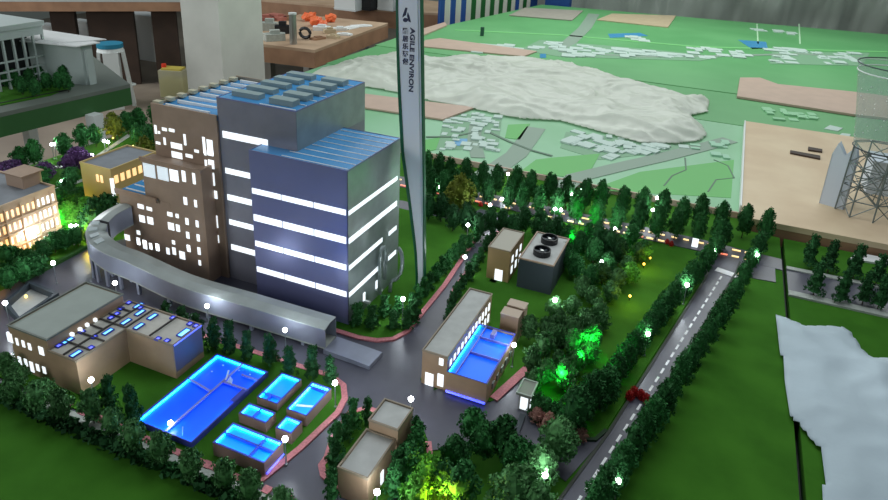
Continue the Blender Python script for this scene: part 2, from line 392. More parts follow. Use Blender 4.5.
# slim vertical ribs on the silver side walls
# roofs
B(Bx0+.003, Bx1-.003, By0+.003, By1-.003, Bh, Bh+.002).build('roof', BLUER, M_)
for k in range(8):
    y = By0+.008+k*.0335
    B(-.915 if y > 1.295 else -.935, Bx1-.004, y, y+.0022, Bh+.002, Bh+.0032).build('roof_rib', WHITEP, M_)
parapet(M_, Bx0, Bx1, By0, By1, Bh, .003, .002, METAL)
B(-1.154, -.923, 1.301, 1.627, .5165, .5185).build('roof', BLUER, M_)
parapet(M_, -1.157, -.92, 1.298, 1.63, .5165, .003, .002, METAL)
for k in range(7):
    y = 1.304+k*.045
    B(-1.03, -.925, y, y+.0025, .5185, .5200).build('roof_rib', WHITEP, M_)
for k in range(5):
    y = 1.322+k*.058
    B(-1.015, -.945, y, y+.030, .5185, .533).build('roof_vent', VENTM, M_)
for k in range(5):
    y = 1.330+k*.058
    B(-1.135, -1.052, y, y+.026, .5185, .531).build('roof_vent', VENTM, M_)
# brown block's sloping blue roof with teeth along its left edge
MB().add([(-1.366,1.296,.462),(-1.159,1.296,.470),(-1.159,1.632,.470),(-1.366,1.632,.462),(-1.366,1.296,.456),(-1.159,1.296,.456),(-1.159,1.632,.456),(-1.366,1.632,.456)],
  [(0,1,2,3),(7,6,5,4),(4,5,1,0),(5,6,2,1),(6,7,3,2),(7,4,0,3)]).build('roof', BLUER, M_)
B(-1.374, -1.158, 1.292, 1.297, .455, .4715).build('parapet', BROWNW, M_)
B(-1.374, -1.158, 1.635, 1.64, .455, .474).build('parapet', TRIM, M_)
B(-1.374, -1.366, 1.297, 1.635, .455, .468).build('parapet', TRIM, M_)
for k in range(8):
    y = 1.30+k*.043
    B(-1.374, -1.352, y, y+.016, .466, .4755).build('roof_tooth', mat('tooth', rgb(186, 182, 156), .6), M_)
    B(-1.335+.0*k, -1.19, y+.004, y+.009, .4625, .4725).build('roof_rib', WHITEP, M_)
# lower brown tiers
B(-1.385, -1.185, 1.250, 1.2921, 0, .327).build('lower_tier', BROWNW, M_)
B(-1.389, -1.181, 1.246, 1.251, .322, .333).build('tier_coping', BROWNL, M_)
B(-1.192, -1.183, 1.248, 1.293, 0, .333).build('corner_post', BROWNL, M_)
B(-1.485, -1.3851, 1.250, 1.36, 0, .214).build('lower_tier', BROWNW, M_)
B(-1.389, -1.30, 1.2495, 1.2505, 0, .214).build('lower_tier', BROWNW, M_)
B(-1.489, -1.34, 1.240, 1.246, .208, .222).build('tier_coping', BROWNL, M_)
B(-1.478, -1.39, 1.256, 1.355, .214, .217).build('tier_roof', BLUER, M_)
for k in range(3): B(-1.47, -1.40, 1.262+k*.03, 1.266+k*.03, .217, .219).build('roof_rib', WHITEP, M_)
GLASS = emis('curtain_glass', (.72, .90, 1), .55)
wins_px(M_, 'y', 1.250, [(143,163,156,178),(157,166,169,181)], GLASS, 'glass_panel')
wins_px(M_, 'y', 1.250, [(169.5,169,179,182)], E_WIN, 'glass_panel')
# light bands
pb = [-1.023,-.935,-.843,-.752]
for z0, z1 in ((.305,.319),(.230,.2475),(.158,.173),(.083,.098)):
    for a, b in zip(pb, pb[1:]):
        B(a+.0018, b-.0014, By0-.0015, By0+.003, z0, z1).build('window_band', E_WIN, M_)
    if z0 > .2: ys = [1.2475, 1.36, 1.50]
    elif z0 > .1: ys = [1.2475, 1.34, 1.42]
    else: ys = [1.2475, 1.36, 1.415]
    for a, b in zip(ys, ys[1:]):
        B(Bx1-.003, Bx1+.0015, a+.001, b-.001, z0, z1-.003).build('window_band', E_WIN, M_)
B(Bx1-.003, Bx1+.0015, 1.455, 1.50, .158, .170).build('window_band', E_WIN, M_)
B(Bx1-.003, Bx1+.0015, 1.455, 1.50, .083, .095).build('window_band', E_WIN, M_)
for z0, z1, xr in ((.414,.432,-1.006),(.316,.331,-1.03),(.240,.256,-1.028),(.168,.183,-1.028),(.092,.108,-1.028)):
    B(-1.145, xr, 1.2965, 1.30, z0, z1).build('window_band', E_WIN, M_)
for p in ((363.7,303,317),(376,290,302)):
    q = PX(p[0], p[2], Bx1); dr = B(Bx1-.002, Bx1+.002, q.y-.005, q.y+.005, .012+.02, .055).build('lit_door', E_WIN, M_)
    B(Bx1, Bx1+.018, q.y-.003, q.y+.004, .026, .033).build('door_hood', WHITEP, dr)
S = lambda ox, oy, k, L: [(ox+a/k, oy+b/k, ox+c/k, oy+d/k) for a, b, c, d in L]
# windows of the upper brown wall (y=1.292)
wins_px(M_, 'y', 1.292, S(80,60,4.933,[(368,318,380,366),(385,350,396,364),(404,333,430,350),(438,338,468,355),(413,380,424,420),(374,402,398,416),(446,408,508,440),(450,452,508,486),(512,362,524,424),(520,464,558,482),(564,442,588,457),(606,374,620,466),(626,388,658,472)]))
wins_px(M_, 'y', 1.292, S(80,150,4.933,[(612,-6,624,28),(628,-2,660,30),(616,46,628,88),(632,46,664,94),(636,106,666,178),(640,196,680,240),(646,316,682,384),(652,414,688,456)]))
wins_px(M_, 'y', 1.292, S(80,240,4.933,[(638,90,654,146)]))
wins_px(M_, 'y', 1.250, S(80,150,4.933,[(502,90,522,160),(555,102,570,172),(511,230,530,272),(564,244,578,284),(520,334,537,370),(571,346,586,382),(524,402,541,438),(576,414,592,452),(527,466,544,500),(430,305,458,328),(472,314,488,336),(434,356,466,396),(474,366,494,404),(454,444,470,466),(284,266,316,290),(328,280,358,300),(292,320,322,358),(332,328,364,368),(280,396,298,418),(220,416,248,446),(280,430,298,470),(310,442,332,490),(342,458,358,492),(374,460,392,500)]))
wins_px(M_, 'y', 1.250, S(80,240,4.933,[(283,-4,298,22),(312,0,330,34),(344,14,358,44),(374,16,394,52),(426,36,444,72),(456,34,474,74),(490,54,520,96),(530,24,546,60),(580,34,596,74),(585,98,598,126)]))
# ducts on the silver side wall
d_ = MB(); a0 = PX(383,300,-.735); top = PX(384,238,-.735)
pts = [(-.735, 1.385, .02)]+[(-.735, 1.385, .13)]+[(-.735, 1.40-.015*math.cos(t*math.pi/6), .13+.022*math.sin(t*math.pi/6)) for t in range(1,6)]+[(-.735, 1.415, .13),(-.735,1.415,.05)]
d_.tube(pts, .006, 8).build('flue_duct', METALS, M_, smooth=True)
pts = [(-.725+.02*math.sin(t/9*math.pi), 1.44+.03*t/9, .035+.085*(1-math.cos(t/9*math.pi))/2) for t in range(10)]
MB().tube([(-.728,1.43,.004),(-.728,1.436,.03)]+pts, .0055, 8).build('flue_duct', METALS, M_, smooth=True)

# chimney: white tapering slab with green edges and lettering, standing off the building's back corner
Cx, Cy = -.662, 1.50
C_ = thing('chimney', 'tall white plant chimney with green edges and vertical dark lettering', 'chimney', (Cx, Cy, .004))
def edge(pts):          # outline points read on the chimney's front plane, as (z, x), extended upward
    q = sorted((PY(x, y, Cy-.015).z, PY(x, y, Cy-.015).x) for x, y in pts)
    def f(z):
        if z <= q[0][0]: return q[0][1]
        for (za, xa), (zb, xb) in zip(q, q[1:]):
            if z <= zb: return xa+(xb-xa)*(z-za)/(zb-za)
        (za, xa), (zb, xb) = q[-2:]; return xb+(xb-xa)/(zb-za)*(z-zb)
    return f
EL = edge([(416,278),(414.5,250),(408,200),(401,150),(398,90),(396.5,45),(396,0)])
ER = edge([(425,278),(424.5,180),(423.2,90),(422,0)])
mbw = MB(); mbg = MB(); mbs = MB(); mbr = MB()
zs = [i*.86/24 for i in range(25)]
def ringbox(mb, xs0, xs1, y0, y1):
    n = len(zs); vs = []
    for z, a, b, c, d in zip(zs, xs0, xs1, y0, y1): vs += [(a,c,z),(b,c,z),(b,d,z),(a,d,z)]
    fs = [(4*i+j, 4*i+(j+1)%4, 4*i+4+(j+1)%4, 4*i+4+j) for i in range(n-1) for j in range(4)]+[(3,2,1,0),tuple(range(4*n-4,4*n))]
    mb.add(vs, fs)
lo = [EL(z) for z in zs]; hi = [ER(z) for z in zs]; gw = [.0065+.002*min(1, z/.3)-.003*max(0, min(1, (z-.45)/.3)) for z in zs]
dep = [.010]*25
ringbox(mbw, [l+g for l, g in zip(lo, gw)], [r_-.012+.003*(z < .2) for r_, z in zip(hi, zs)], [Cy-.015]*25, [Cy-.002]*25); mbw.build('shaft', PCHIM, C_)
ringbox(mbg, lo, [l+g-.0002 for l, g in zip(lo, gw)], [Cy-.017]*25, [Cy-.001]*25); mbg.build('green_fin', GCHIM, C_)
ringbox(mbs, [r_-.0118 for r_ in hi], [r_-.0062 for r_ in hi], [Cy-.013]*25, [Cy-.002]*25); mbs.build('side_pilaster', PCHIS, C_)
ringbox(mbr, [r_-.0060 for r_ in hi], [r_-.0020 for r_ in hi], [Cy-.014]*25, [Cy-.002]*25); mbr.build('green_fin', GCHIM, C_)
def text_on(body, loc, rot, size, m, parent, name, depth=.0004, sx=1.0):
    cu = bpy.data.curves.new(name, 'FONT'); cu.body = body; cu.size = size; cu.extrude = depth; cu.offset = .0005; cu.align_x = 'LEFT'; cu.align_y = 'CENTER'
    to = bpy.data.objects.new(name, cu); COL.objects.link(to)
    dg = bpy.context.evaluated_depsgraph_get(); me = bpy.data.meshes.new_from_object(to.evaluated_get(dg))
    COL.objects.unlink(to); bpy.data.objects.remove(to); me.materials.clear(); me.materials.append(m)
    o = bpy.data.objects.new(name, me); COL.objects.link(o); o.parent = parent
    o.location = Vector(loc)-Vector(parent['_o']); o.rotation_euler = rot; o.scale = (sx, 1, 1); return o
fy = Cy-.0155
ta, tb_ = PY(412.5, 28, Cy-.015), PY(412.5, 92, Cy-.015)
o_ = text_on('AGILE ENVIRON', (ta.x, fy, ta.z), (math.pi/2, math.pi/2, 0), .0165, INK, C_, 'lettering')
ln = max(v.co.x for v in o_.data.vertices); o_.scale = ((ta.z-tb_.z)/ln, 1, 1)
for i, ch in enumerate('雅居乐环保'):
    zt = PY(405.5, 31.5+i*7.6, Cy-.015); text_on(ch, (zt.x-.008, fy, zt.z), (math.pi/2, 0, 0), .0155, INK, C_, 'lettering')
mbl = MB()
def plate(px, y0, y1):
    pts = [(PY(x, y, Cy-.015).x, PY(x, y, Cy-.015).z) for x, y in px]
    n = len(pts); mbl.add([(x,y0,z) for x, z in pts]+[(x,y1,z) for x, z in pts], [tuple(range(n)), tuple(range(n,2*n))[::-1]]+[(i,n+i,n+(i+1)%n,(i+1)%n) for i in range(n)])
plate([(405.5,7.5),(407.5,8),(406,15),(402.5,17.5),(402.8,15)], fy, fy+.001)
plate([(407.8,12),(409.5,16),(411,22.5),(408.5,21.5),(407,16)], fy, fy+.001)
plate([(405.5+2.6*math.cos(a*math.pi/5), 20+2.2*math.sin(a*math.pi/5)) for a in range(10)], fy, fy+.001)
mbl.build('emblem', INK, C_)

# truck ramp gallery
G = thing('truck_gallery', 'long curved silver covered truck ramp in front of the plant', 'ramp', (-1.1, 1.14, 0))
def spl(pts, n=10):
    out = []; k = len(pts)
    for i in range(k-1):
        p0, p1, p2, p3 = [Vector(pts[max(0, min(k-1, j))]) for j in (i-1, i, i+1, i+2)]
        for t in range(n):
            u = t/n; out.append(.5*((2*p1)+(-p0+p2)*u+(2*p0-5*p1+4*p2-p3)*u*u+(-p0+3*p1-3*p2+p3)*u**3))
    out.append(Vector(pts[-1])); return out
GW = .052
def gp(px, py, zt): q = P(px, py, zt); return (q.x, q.y, zt-.053)
cl = spl([(-.742,1.155,.014),(-.95,1.145,.020),(-1.15,1.135,.026),gp(137,258,.094),gp(112,248,.108),gp(98,237,.125),gp(97,226,.145),gp(108,214,.162),gp(127,203.5,.176)], 8)
def sweep(mb, path, offs):   # offs: list of (lateral, height)
    k = len(path); n = len(offs); vs = []
    for i, p in enumerate(path):
        d = path[min(i+1,k-1)]-path[max(i-1,0)]; d.z = 0; d.normalize(); nn = Vector((-d.y, d.x, 0))
        vs += [p+nn*o+Vector((0,0,h)) for o, h in offs]
    fs = [(i*n+j, (i+1)*n+j, (i+1)*n+(j+1)%n, i*n+(j+1)%n) for i in range(k-1) for j in range(n)]
    mb.add(vs, fs+[tuple(range(n)), tuple(range((k-1)*n, k*n))[::-1]])
h = GW/2
a_, b_ = [], []
inner = MB(); n_ = 0
# path runs right -> left, so +offset is towards the camera
m1 = MB(); sweep(m1, cl, [(h,0),(h,.048),(h-.002,.048),(h-.002,0)]); m1.build('side_wall', GALL, G, smooth=False)
m1 = MB(); sweep(m1, cl, [(-h,0),(-h,.052),(-h+.002,.052),(-h+.002,0)]); m1.build('side_wall', GALL, G)
m1 = MB(); sweep(m1, cl, [(h,.048),(h,.050),(0,.056),(-h,.054),(-h,.052),(0,.054)]); m1.build('gallery_roof', GALT, G)
m1 = MB(); sweep(m1, cl, [(h,-.004),(h,0),(-h,0),(-h,-.004)]); m1.build('ramp_deck', GREYP, G)
# glazed skylights on the roof of the curved end, and the dark joint ring
for i in (36, 40, 44, 48):
    seg = cl[i:i+3]; m1 = MB(); sweep(m1, seg, [(.018,.0555),(.018,.0575),(-.004,.0590),(-.004,.0560)]); m1.build('skylight', mat('skylight', rgb(215, 226, 226), .2), G)
seg = cl[50:52]; m1 = MB(); sweep(m1, seg, [(h+.002,0),(h+.002,.051),(0,.0585),(-h-.002,.055),(-h-.002,0),(-h,0),(-h,.053),(0,.0565),(h,.0495),(h,0)]); m1.build('joint_ring', BLACK, G)
m1 = MB(); e0 = PX(322,341,-.742); sweep(m1, [cl[0]+Vector((.0,0,-.012)), cl[0]+Vector((.075,-.002,-.0125)), cl[0]+Vector((.125,-.004,-.013))], [(-h-.006,-.001),(-h-.006,.011),(h,.011),(h,-.001)]); m1.build('ramp_slab', GALL, G)
for i in range(3, len(cl)-8, 5):
    p = cl[i]; d = (cl[i+1]-cl[i-1]); d.z = 0; d.normalize(); nn = Vector((-d.y, d.x, 0))
    for s in (1, -1):
        q = p+nn*s*(h-.006); B(q.x-.004, q.x+.004, q.y-.004, q.y+.004, 0, p.z-.003).build('support_leg', GALL, G)

# low L-shaped treatment building at left
L = thing('treatment_building', 'low L-shaped brown building with flat grey roof and blue lit roof pits', 'building', (-1.15, .88, .004))
B(-1.308, -1.192, .778, .975, 0, .113).build('high_wing', BROWNT, L)
B(-1.304, -1.196, .782, .971, .113, .114).build('roof', mat('flat_roof_green', rgb(156, 166, 158), .7, noise_amt=.04, noise_scale=30), L)
parapet(L, -1.310, -1.190, .776, .977, .113, .004, .003, mat('coping_grey', rgb(120, 126, 118), .6))
LP = [(-1.1915,.776),(-1.110,.776),(-1.110,.903),(-.976,.903),(-.976,.989),(-1.1915,.989)]
MB().prism(LP, 0, .088).build('low_wing', BROWNT, L)
MB().prism([(-1.189,.779),(-1.113,.779),(-1.113,.906),(-.979,.906),(-.979,.986),(-1.189,.986)], .088, .089).build('roof', mat('pale_roof', rgb(196, 194, 184), .7, noise_amt=.05, noise_scale=60), L)
for pl in ([(-1.15,.779),(-1.15,.986)], [(-1.113,.906),(-1.113,.986)], [(-1.045,.906),(-1.045,.986)], [(-1.189,.815),(-1.113,.815)], [(-1.189,.85),(-1.113,.85)], [(-1.189,.906),(-1.113,.906)], [(-1.189,.88),(-1.15,.88)], [(-1.189,.93),(-1.15,.93)], [(-1.189,.957),(-1.15,.957)]):
    MB().ribbon(pl, .002, .089, .0935).build('roof_beam', mat('roof_beam', rgb(88, 84, 80), .6), L)
for a, b in zip(LP, LP[1:]+LP[:1]):
    MB().ribbon([a, b], .003, .088, .0925).build('coping', TRIM, L)
E_CY = emis('roof_cyan', (.05, .55, 1), 1.6); E_RB = emis('roof_blue', (.02, .05, 1), 1.5)
def pit(px, py, l, wdt, m):
    p = P(px, py, .09)
    r = B(p.x-wdt/2, p.x+wdt/2, p.y-l/2, p.y+l/2, .089, .0905); o = r.build('roof_pit', m, L)
    m2 = MB(); m2.ribbon([(p.x-wdt/2,p.y-l/2),(p.x+wdt/2,p.y-l/2),(p.x+wdt/2,p.y+l/2),(p.x-wdt/2,p.y+l/2)], .0022, .089, .0925, closed=True); m2.build('pit_rim', PBLUE, o)
for px, py in ((68,341),(108,332),(76,354),(126,322),(138.5,306),(152.5,317),(139,326.5),(140,313)):
    pit(px, py, .024, .011, E_CY)
pit(184, 333, .030, .015, E_CY)
for px, py in ((129,303),(121,309),(117,314),(111,318),(82,332),(59,346),(173,318),(158,339),(167,341),(190,324),(196,326),(91,348),(94,337),(140,308)):
    pit(px, py, .011, .010, E_RB)
B(-.9765, -.9755, .905, .988, .02, .091).build('end_wall', mat('end_wall', rgb(110, 104, 120), .5), L)
MB().ribbon([(-.9745,.905),(-.9745,.988)], .0015, .0885, .0905).build('led_strip', E_BLUE, L)
wins_px(L, 'y', .778, S(0,320,7.14,[(52,92,90,160),(115,128,132,180),(158,145,178,194),(202,165,224,214),(278,190,314,250),(86,240,106,292),(132,260,154,322),(176,276,196,328),(216,296,242,372),(260,314,282,364),(306,332,328,382)]))
for px, py in ((72,334.5),(80,329.5),(87,325),(95,320)):
    q = P(px, py, .095); B(q.x-.004, q.x+.004, q.y-.003, q.y+.003, .092, .099).build('roof_light', E_WIN, L)

# water tanks
def tank(name, label, x0, x1, y0, y1, zt, dividers, panel, wall_m, z0=.0, grp=None, rim=.003, led=True, extra=None, cat='tank'):
    t = thing(name, label, cat, ((x0+x1)/2, (y0+y1)/2, z0), grp)
    mb = MB(); r = rim
    mb.box(x0, x1, y0, y0+r, z0, zt); mb.box(x0, x1, y1-r, y1, z0, zt); mb.box(x0, x0+r, y0+r, y1-r, z0, zt); mb.box(x1-r, x1, y0+r, y1-r, z0, zt)
    mb.build('tank_wall', wall_m, t)
    B(x0+r, x1-r, y0+r, y1-r, z0, zt-.006).build('water_panel', panel, t)
    rimb = MB().ribbon([(x0+r/2,y0+r/2),(x1-r/2,y0+r/2),(x1-r/2,y1-r/2),(x0+r/2,y1-r/2)], r+.001, zt, zt+.0012, closed=True); rimb.build('rim', PBLUE, t)
    if led:
        e = .0013
        for bx in ((x0+r,x1-r,y0+r,y0+r+e),(x0+r,x1-r,y1-r-e,y1-r),(x0+r,x0+r+e,y0+r+e,y1-r-e),(x1-r-e,x1-r,y0+r+e,y1-r-e)):
            B(*bx, zt-.0058, zt-.0025).build('led_strip', E_CYAN, t)
    for pl in dividers:
        MB().ribbon(pl, .0028, zt-.006, zt+.001).build('divider', PBLUE, t)
    return t
p1 = tank('settling_pool', 'large long blue glowing pool with white walkway, left of the small tanks', -.946, -.805, .761, .998, .016,
     [], E_POOL, PBLUE, .004, cat='pool')
WK = mat('walkway', rgb(150, 150, 215), .4)
for pl in ([(-.872,.764),(-.872,.996)], [(-.946,.905),(-.872,.893)], [(-.872,.93),(-.806,.93)]):
    MB().ribbon(pl, .004, .013, .0165).build('walkway', WK, p1)
MB().ribbon([(-.85,.965),(-.808,.965)], .003, .013, .017).build('walkway', WK, p1)
B(-.816, -.806, .885, .925, .012, .019).build('weir_box', PBLUE, p1)
MB().tube([(-.868,.935,.016),(-.872,.95,.030)], .002, 6).build('mixer_arm', WHITEP, p1)
MB().add([(-.862,.93,.017),(-.848,.93,.017),(-.855,.942,.017),(-.855,.934,.032)], [(0,1,3),(1,2,3),(2,0,3),(0,2,1)]).build('mixer_cone', WHITEP, p1)
MB().ball((-.872,.779,.024), .0055).build('lamp_head', E_LAMP, p1)
MB().tube([(-.872,.779,.012),(-.872,.779,.024)], .001).build('lamp_post', BLACK, p1)
MB().tube([(-.835,.77,.016),(-.837,.775,.032)], .001).build('rod', WHITEP, p1)
for px, py in ((212,372),(223,366),(229,362),(239,371),(250,375)):
    q = P(px, py, .011); MB().ball((q.x,q.y,.0125), .0016).build('bubbler', WHITEP, p1)
grp = None
tank('water_tank', 'small blue lit tank beside the big pool, farthest back on its left', -.772, -.721, .916, 1.004, .021, [[(-.769,.935),(-.724,.935)], [(-.748,.918),(-.748,.935)]], E_TANK, PTANK, .004)
tb = tank('water_tank', 'long cyan lit tank at the kerb with a white streak, rearmost on the right', -.690, -.642, .905, .998, .030, [[(-.688,.985),(-.644,.985)]], E_TANK, PTANK, .004)
MB().add([(-.682,.925,.0245),(-.646,.938,.0245),(-.646,.945,.0245),(-.664,.938,.0245),(-.684,.932,.0245)], [(0,1,2,3,4)]).build('foam_streak', WHITEP, tb)
tank('water_tank', 'small square tank with one dividing bar, between the big pool and the smallest tank', -.770, -.704, .856, .889, .027, [[(-.738,.858),(-.738,.887)]], E_TANK, PTANK, .004)
tank('water_tank', 'smallest plain square cyan lit tank near the pink kerb', -.678, -.641, .852, .889, .030, [], E_TANK, PTANK, .004)
te = tank('water_tank', 'widest cyan lit tank with crossed dividers, nearest the front', -.757, -.639, .766, .824, .034, [[(-.755,.797),(-.641,.797)], [(-.675,.768),(-.675,.822)]], E_TANK, PTANK, .004)
MB().ribbon([(-.6375,.770),(-.6375,.822)], .0015, .006, .009).build('led_strip', E_BLUE, te)

# long brown building with pool on its right
Mm = thing('pump_house', 'long two-storey brown building with grey roof beside a rectangular blue pool', 'building', (-.465, 1.27, .004))
B(-.494, -.434, 1.132, 1.417, 0, .086).build('body', BROWNT, Mm)
B(-.491, -.437, 1.135, 1.414, .086, .087).build('roof', ROOFG, Mm)
parapet(Mm, -.495, -.433, 1.131, 1.418, .086, .004, .003)
wins_px(Mm, 'y', 1.132, S(410,280,5.557,[(160,432,188,476)]))
wins_px(Mm, 'y', 1.132, [(437,373,444,387)], E_WIN)
wins_px(Mm, 'y', 1.132, [(424.5,372,434,388)], E_WIN, 'lit_door')
for k in range(12):
    y = 1.145+k*.0225
    B(-.436, -.4325, y, y+.010, .052, .072).build('window', E_WIN, Mm)
    if k > 0: B(-.436, -.4325, y, y+.010, .018, .040).build('window', E_WIN, Mm)
N_ = tank('aeration_pool', 'raised rectangular blue lit pool attached right of the long brown building', -.4325, -.340, 1.125, 1.326, .057, [], emis('pool_panel_mid', (0, .045, .75), 1.0, (0, .2, .7, 1)), BROWNT, .004, led=False, cat='pool')
B(-.4295, -.428, 1.128, 1.323, .0512, .0545).build('led_strip', E_CYAN, N_)
for pl in ([(-.343,1.278),(-.430,1.278)], [(-.343,1.215),(-.413,1.215)], [(-.413,1.128),(-.413,1.323)]):
    MB().ribbon(pl, .0018, .051, .0575).build('walkway', WK, N_)
B(-.392, -.382, 1.29, 1.312, .051, .062).build('weir_box', WK, N_)
for pl in ([(-.4315,1.1235),(-.341,1.1235)],):
    MB().ribbon(pl, .0025, .006, .010).build('led_strip', E_BLUE, N_)
for k in range(5):
    B(-.340, -.337, 1.16+k*.03, 1.172+k*.03, .02, .034).build('vent_box', METALS, N_)

for nm, lab, a in (('service_tower', 'pale brown box tower behind the blue pool, nearer of the pair', (-.391,-.346,1.360,1.392,.078)), ('service_tower', 'pale brown box tower behind the blue pool, farther of the pair', (-.388,-.343,1.399,1.428,.081))):
    t = thing(nm, lab, 'building', ((a[0]+a[1])/2, (a[2]+a[3])/2, .004))
    B(a[0], a[1], a[2], a[3], 0, a[4]).build('body', BROWNL, t)
    B(a[0]-.001, a[1]+.001, a[2]-.001, a[3]+.001, a[4], a[4]+.002).build('roof', mat('pale_brown_roof', rgb(196, 176, 156), .6), t)

K = thing('weighbridge_office', 'two-step flat roofed brown building at the front centre', 'building', (-.465, .87, .004))
B(-.493, -.432, .892, .955, 0, .089).build('high_part', BROWNT, K)
B(-.490, -.435, .895, .952, .089, .090).build('roof', ROOFG, K)
parapet(K, -.494, -.431, .890, .956, .089, .004, .003)
B(-.497, -.437, .788, .8918, 0, .065).build('low_part', BROWNT, K)
B(-.494, -.440, .791, .8915, .065, .066).build('roof', ROOFG, K)
parapet(K, -.498, -.436, .787, .8915, .065, .005, .003)
B(-.4375, -.4355, .835, .845, .010, .038).build('lit_door', E_WIN, K)

Q = thing('control_house', 'small tan two-storey house with flat roof left of the cooling fans', 'building', (-.485, 1.69, .004))
B(-.520, -.455, 1.625, 1.757, 0, .101).build('body', mat('tan_body', rgb(170, 140, 96), .55), Q)
B(-.517, -.458, 1.628, 1.754, .101, .102).build('roof', mat('light_roof', rgb(178, 174, 160), .7), Q)
parapet(Q, -.521, -.454, 1.624, 1.758, .101, .003, .003)
wins_px(Q, 'y', 1.625, [(494,268.5,503,283)], E_WIN, 'lit_door')
for k in range(3):
    y = 1.645+k*.038
    for z0, z1 in ((.022,.045),(.058,.078)): B(-.456, -.4538, y, y+.014, z0, z1).build('window', E_WIN, Q)
B(-.505, -.485, 1.608, 1.624, 0, .004).build('doorstep', GREYP, Q)

F = thing('cooling_unit', 'dark grey cooling block with two round black fans on its roof', 'building', (-.378, 1.71, .004))
B(-.427, -.329, 1.618, 1.798, 0, .092).build('body', DARK, F)
B(-.424, -.332, 1.621, 1.795, .092, .093).build('roof', ROOFG, F)
parapet(F, -.428, -.328, 1.617, 1.799, .092, .004, .004, BROWNL)
for px, py in ((542,252),(549.5,240)):
    q = P(px, py, .10); f_ = MB()
    n = 20; ro, ri = .0245, .0215
    vs = []
    for zz, rr in ((.093,ro),(.110,ro),(.110,ri),(.096,ri)): vs += [(q.x+rr*math.cos(2*math.pi*j/n), q.y+rr*math.sin(2*math.pi*j/n), zz) for j in range(n)]
    f_.add(vs, [(i*n+j, i*n+(j+1)%n, (i+1)*n+(j+1)%n, (i+1)*n+j) for i in range(3) for j in range(n)]+[tuple(range(3*n,4*n))])
    o = f_.build('fan_housing', BLACK, F)
    for j in range(6):
        a = j*math.pi/3; d = Vector((math.cos(a), math.sin(a))); e = Vector((-d.y, d.x))
        c0 = Vector((q.x, q.y)); pts = [c0+d*.004-e*.002, c0+d*.020-e*.004, c0+d*.020+e*.004, c0+d*.004+e*.002]
        MB().prism([tuple(v) for v in pts], .101, .102).build('fan_blade', mat('fan_grey', rgb(70, 76, 84), .5), o)
    MB().tube([(q.x,q.y,.096),(q.x,q.y,.106)], .005, 10).build('fan_hub', STEEL, o)

Gd = thing('guard_booth', 'tiny brightly lit guard booth with flat slab roof at the gate', 'building', (-.262, 1.163, .002))
B(-.274, -.250, 1.146, 1.178, 0, .046).build('body', mat('booth', rgb(150, 150, 148), .5), Gd)
B(-.279, -.245, 1.136, 1.188, .046, .050).build('roof', mat('booth_roof', rgb(130, 134, 122), .6), Gd)
parapet(Gd, -.279, -.245, 1.136, 1.188, .050, .002, .003, GREYP)
B(-.270, -.254, 1.1445, 1.147, .006, .036).build('lit_window', E_WIN, Gd)
B(-.2505, -.2488, 1.150, 1.174, .010, .036).build('lit_window', E_WIN, Gd)

# warm lit office block at the far left edge
Wb = thing('office_block', 'pale four-storey office block with warm amber windows at the left edge', 'building', (-1.85, 1.0, 0))
B(-1.98, -1.732, .72, 1.242, 0, .174).build('body', TANB, Wb)
B(-1.977, -1.735, .723, 1.239, .174, .175).build('roof', ROOFD, Wb)
parapet(Wb, -1.981, -1.731, .719, 1.243, .174, .006, .004, TANB)
ph = P(26, 183, .178)
B(ph.x-.04, ph.x+.03, ph.y-.03, ph.y+.03, .175, .212).build('penthouse', mat('penthouse', rgb(176, 150, 130), .6), Wb)
B(ph.x-.046, ph.x+.036, ph.y-.036, ph.y+.036, .212, .216).build('penthouse_roof', BROWNL, Wb)
for r in range(4):
    for c in range(25):
        y = .855+c*.0155; z = .018+r*.039
        E = E_WARM if y < 1.18 else E_WIN
        B(-1.7325, -1.7308, y, y+.0065, z, z+.022).build('window', E, Wb)
        if c % 3 == 0: B(-1.732, -1.727, y-.006, y-.002, z-.008, z+.030).build('pilaster', TANB, Wb)
    B(-1.732, -1.728, .80, 1.242, .008+r*.039, .011+r*.039).build('sill_band', TANB, Wb)
# tan block behind the gallery
Tb = thing('canteen_block', 'yellow lit tan block with grey roof behind the curved gallery', 'building', (-1.73, 1.47, 0))
B(-1.79, -1.662, 1.38, 1.565, 0, .190).build('body', TANW, Tb)
B(-1.787, -1.665, 1.383, 1.562, .190, .191).build('roof', ROOFD, Tb)
parapet(Tb, -1.791, -1.661, 1.379, 1.566, .190, .006, .004, TANW)
for k in range(7):
    y = 1.39+k*.0235; B(-1.663, -1.6608, y, y+.014, .145, .170).build('window', E_WARM, Tb)
wins_px(Tb, 'y', 1.38, [(96.5,174,99,182),(100.5,175,103,183)], E_WARM)
B(-1.668, -1.6605, 1.378, 1.386, .02, .165).build('light_column', E_WIN, Tb)

# sunken ramp with dark walls at the left edge
D = thing('sunken_ramp', 'dark walled sunken ramp beside the treatment building', 'ramp', (P(30,300)[0], P(30,300)[1], .002))
rp = W([(6,306),(30,286),(57,297),(20,322)], .01)
MB().ribbon(rp, .012, .0, .022, closed=True).build('ramp_wall', DARK, D)
MB().prism(rp, .0, .004).build('ramp_floor', ROOFG, D)
q = P(26, 297, .01); MB().ball((q.x, q.y, .012), .004).build('warm_bulb', E_SPOTY, D)

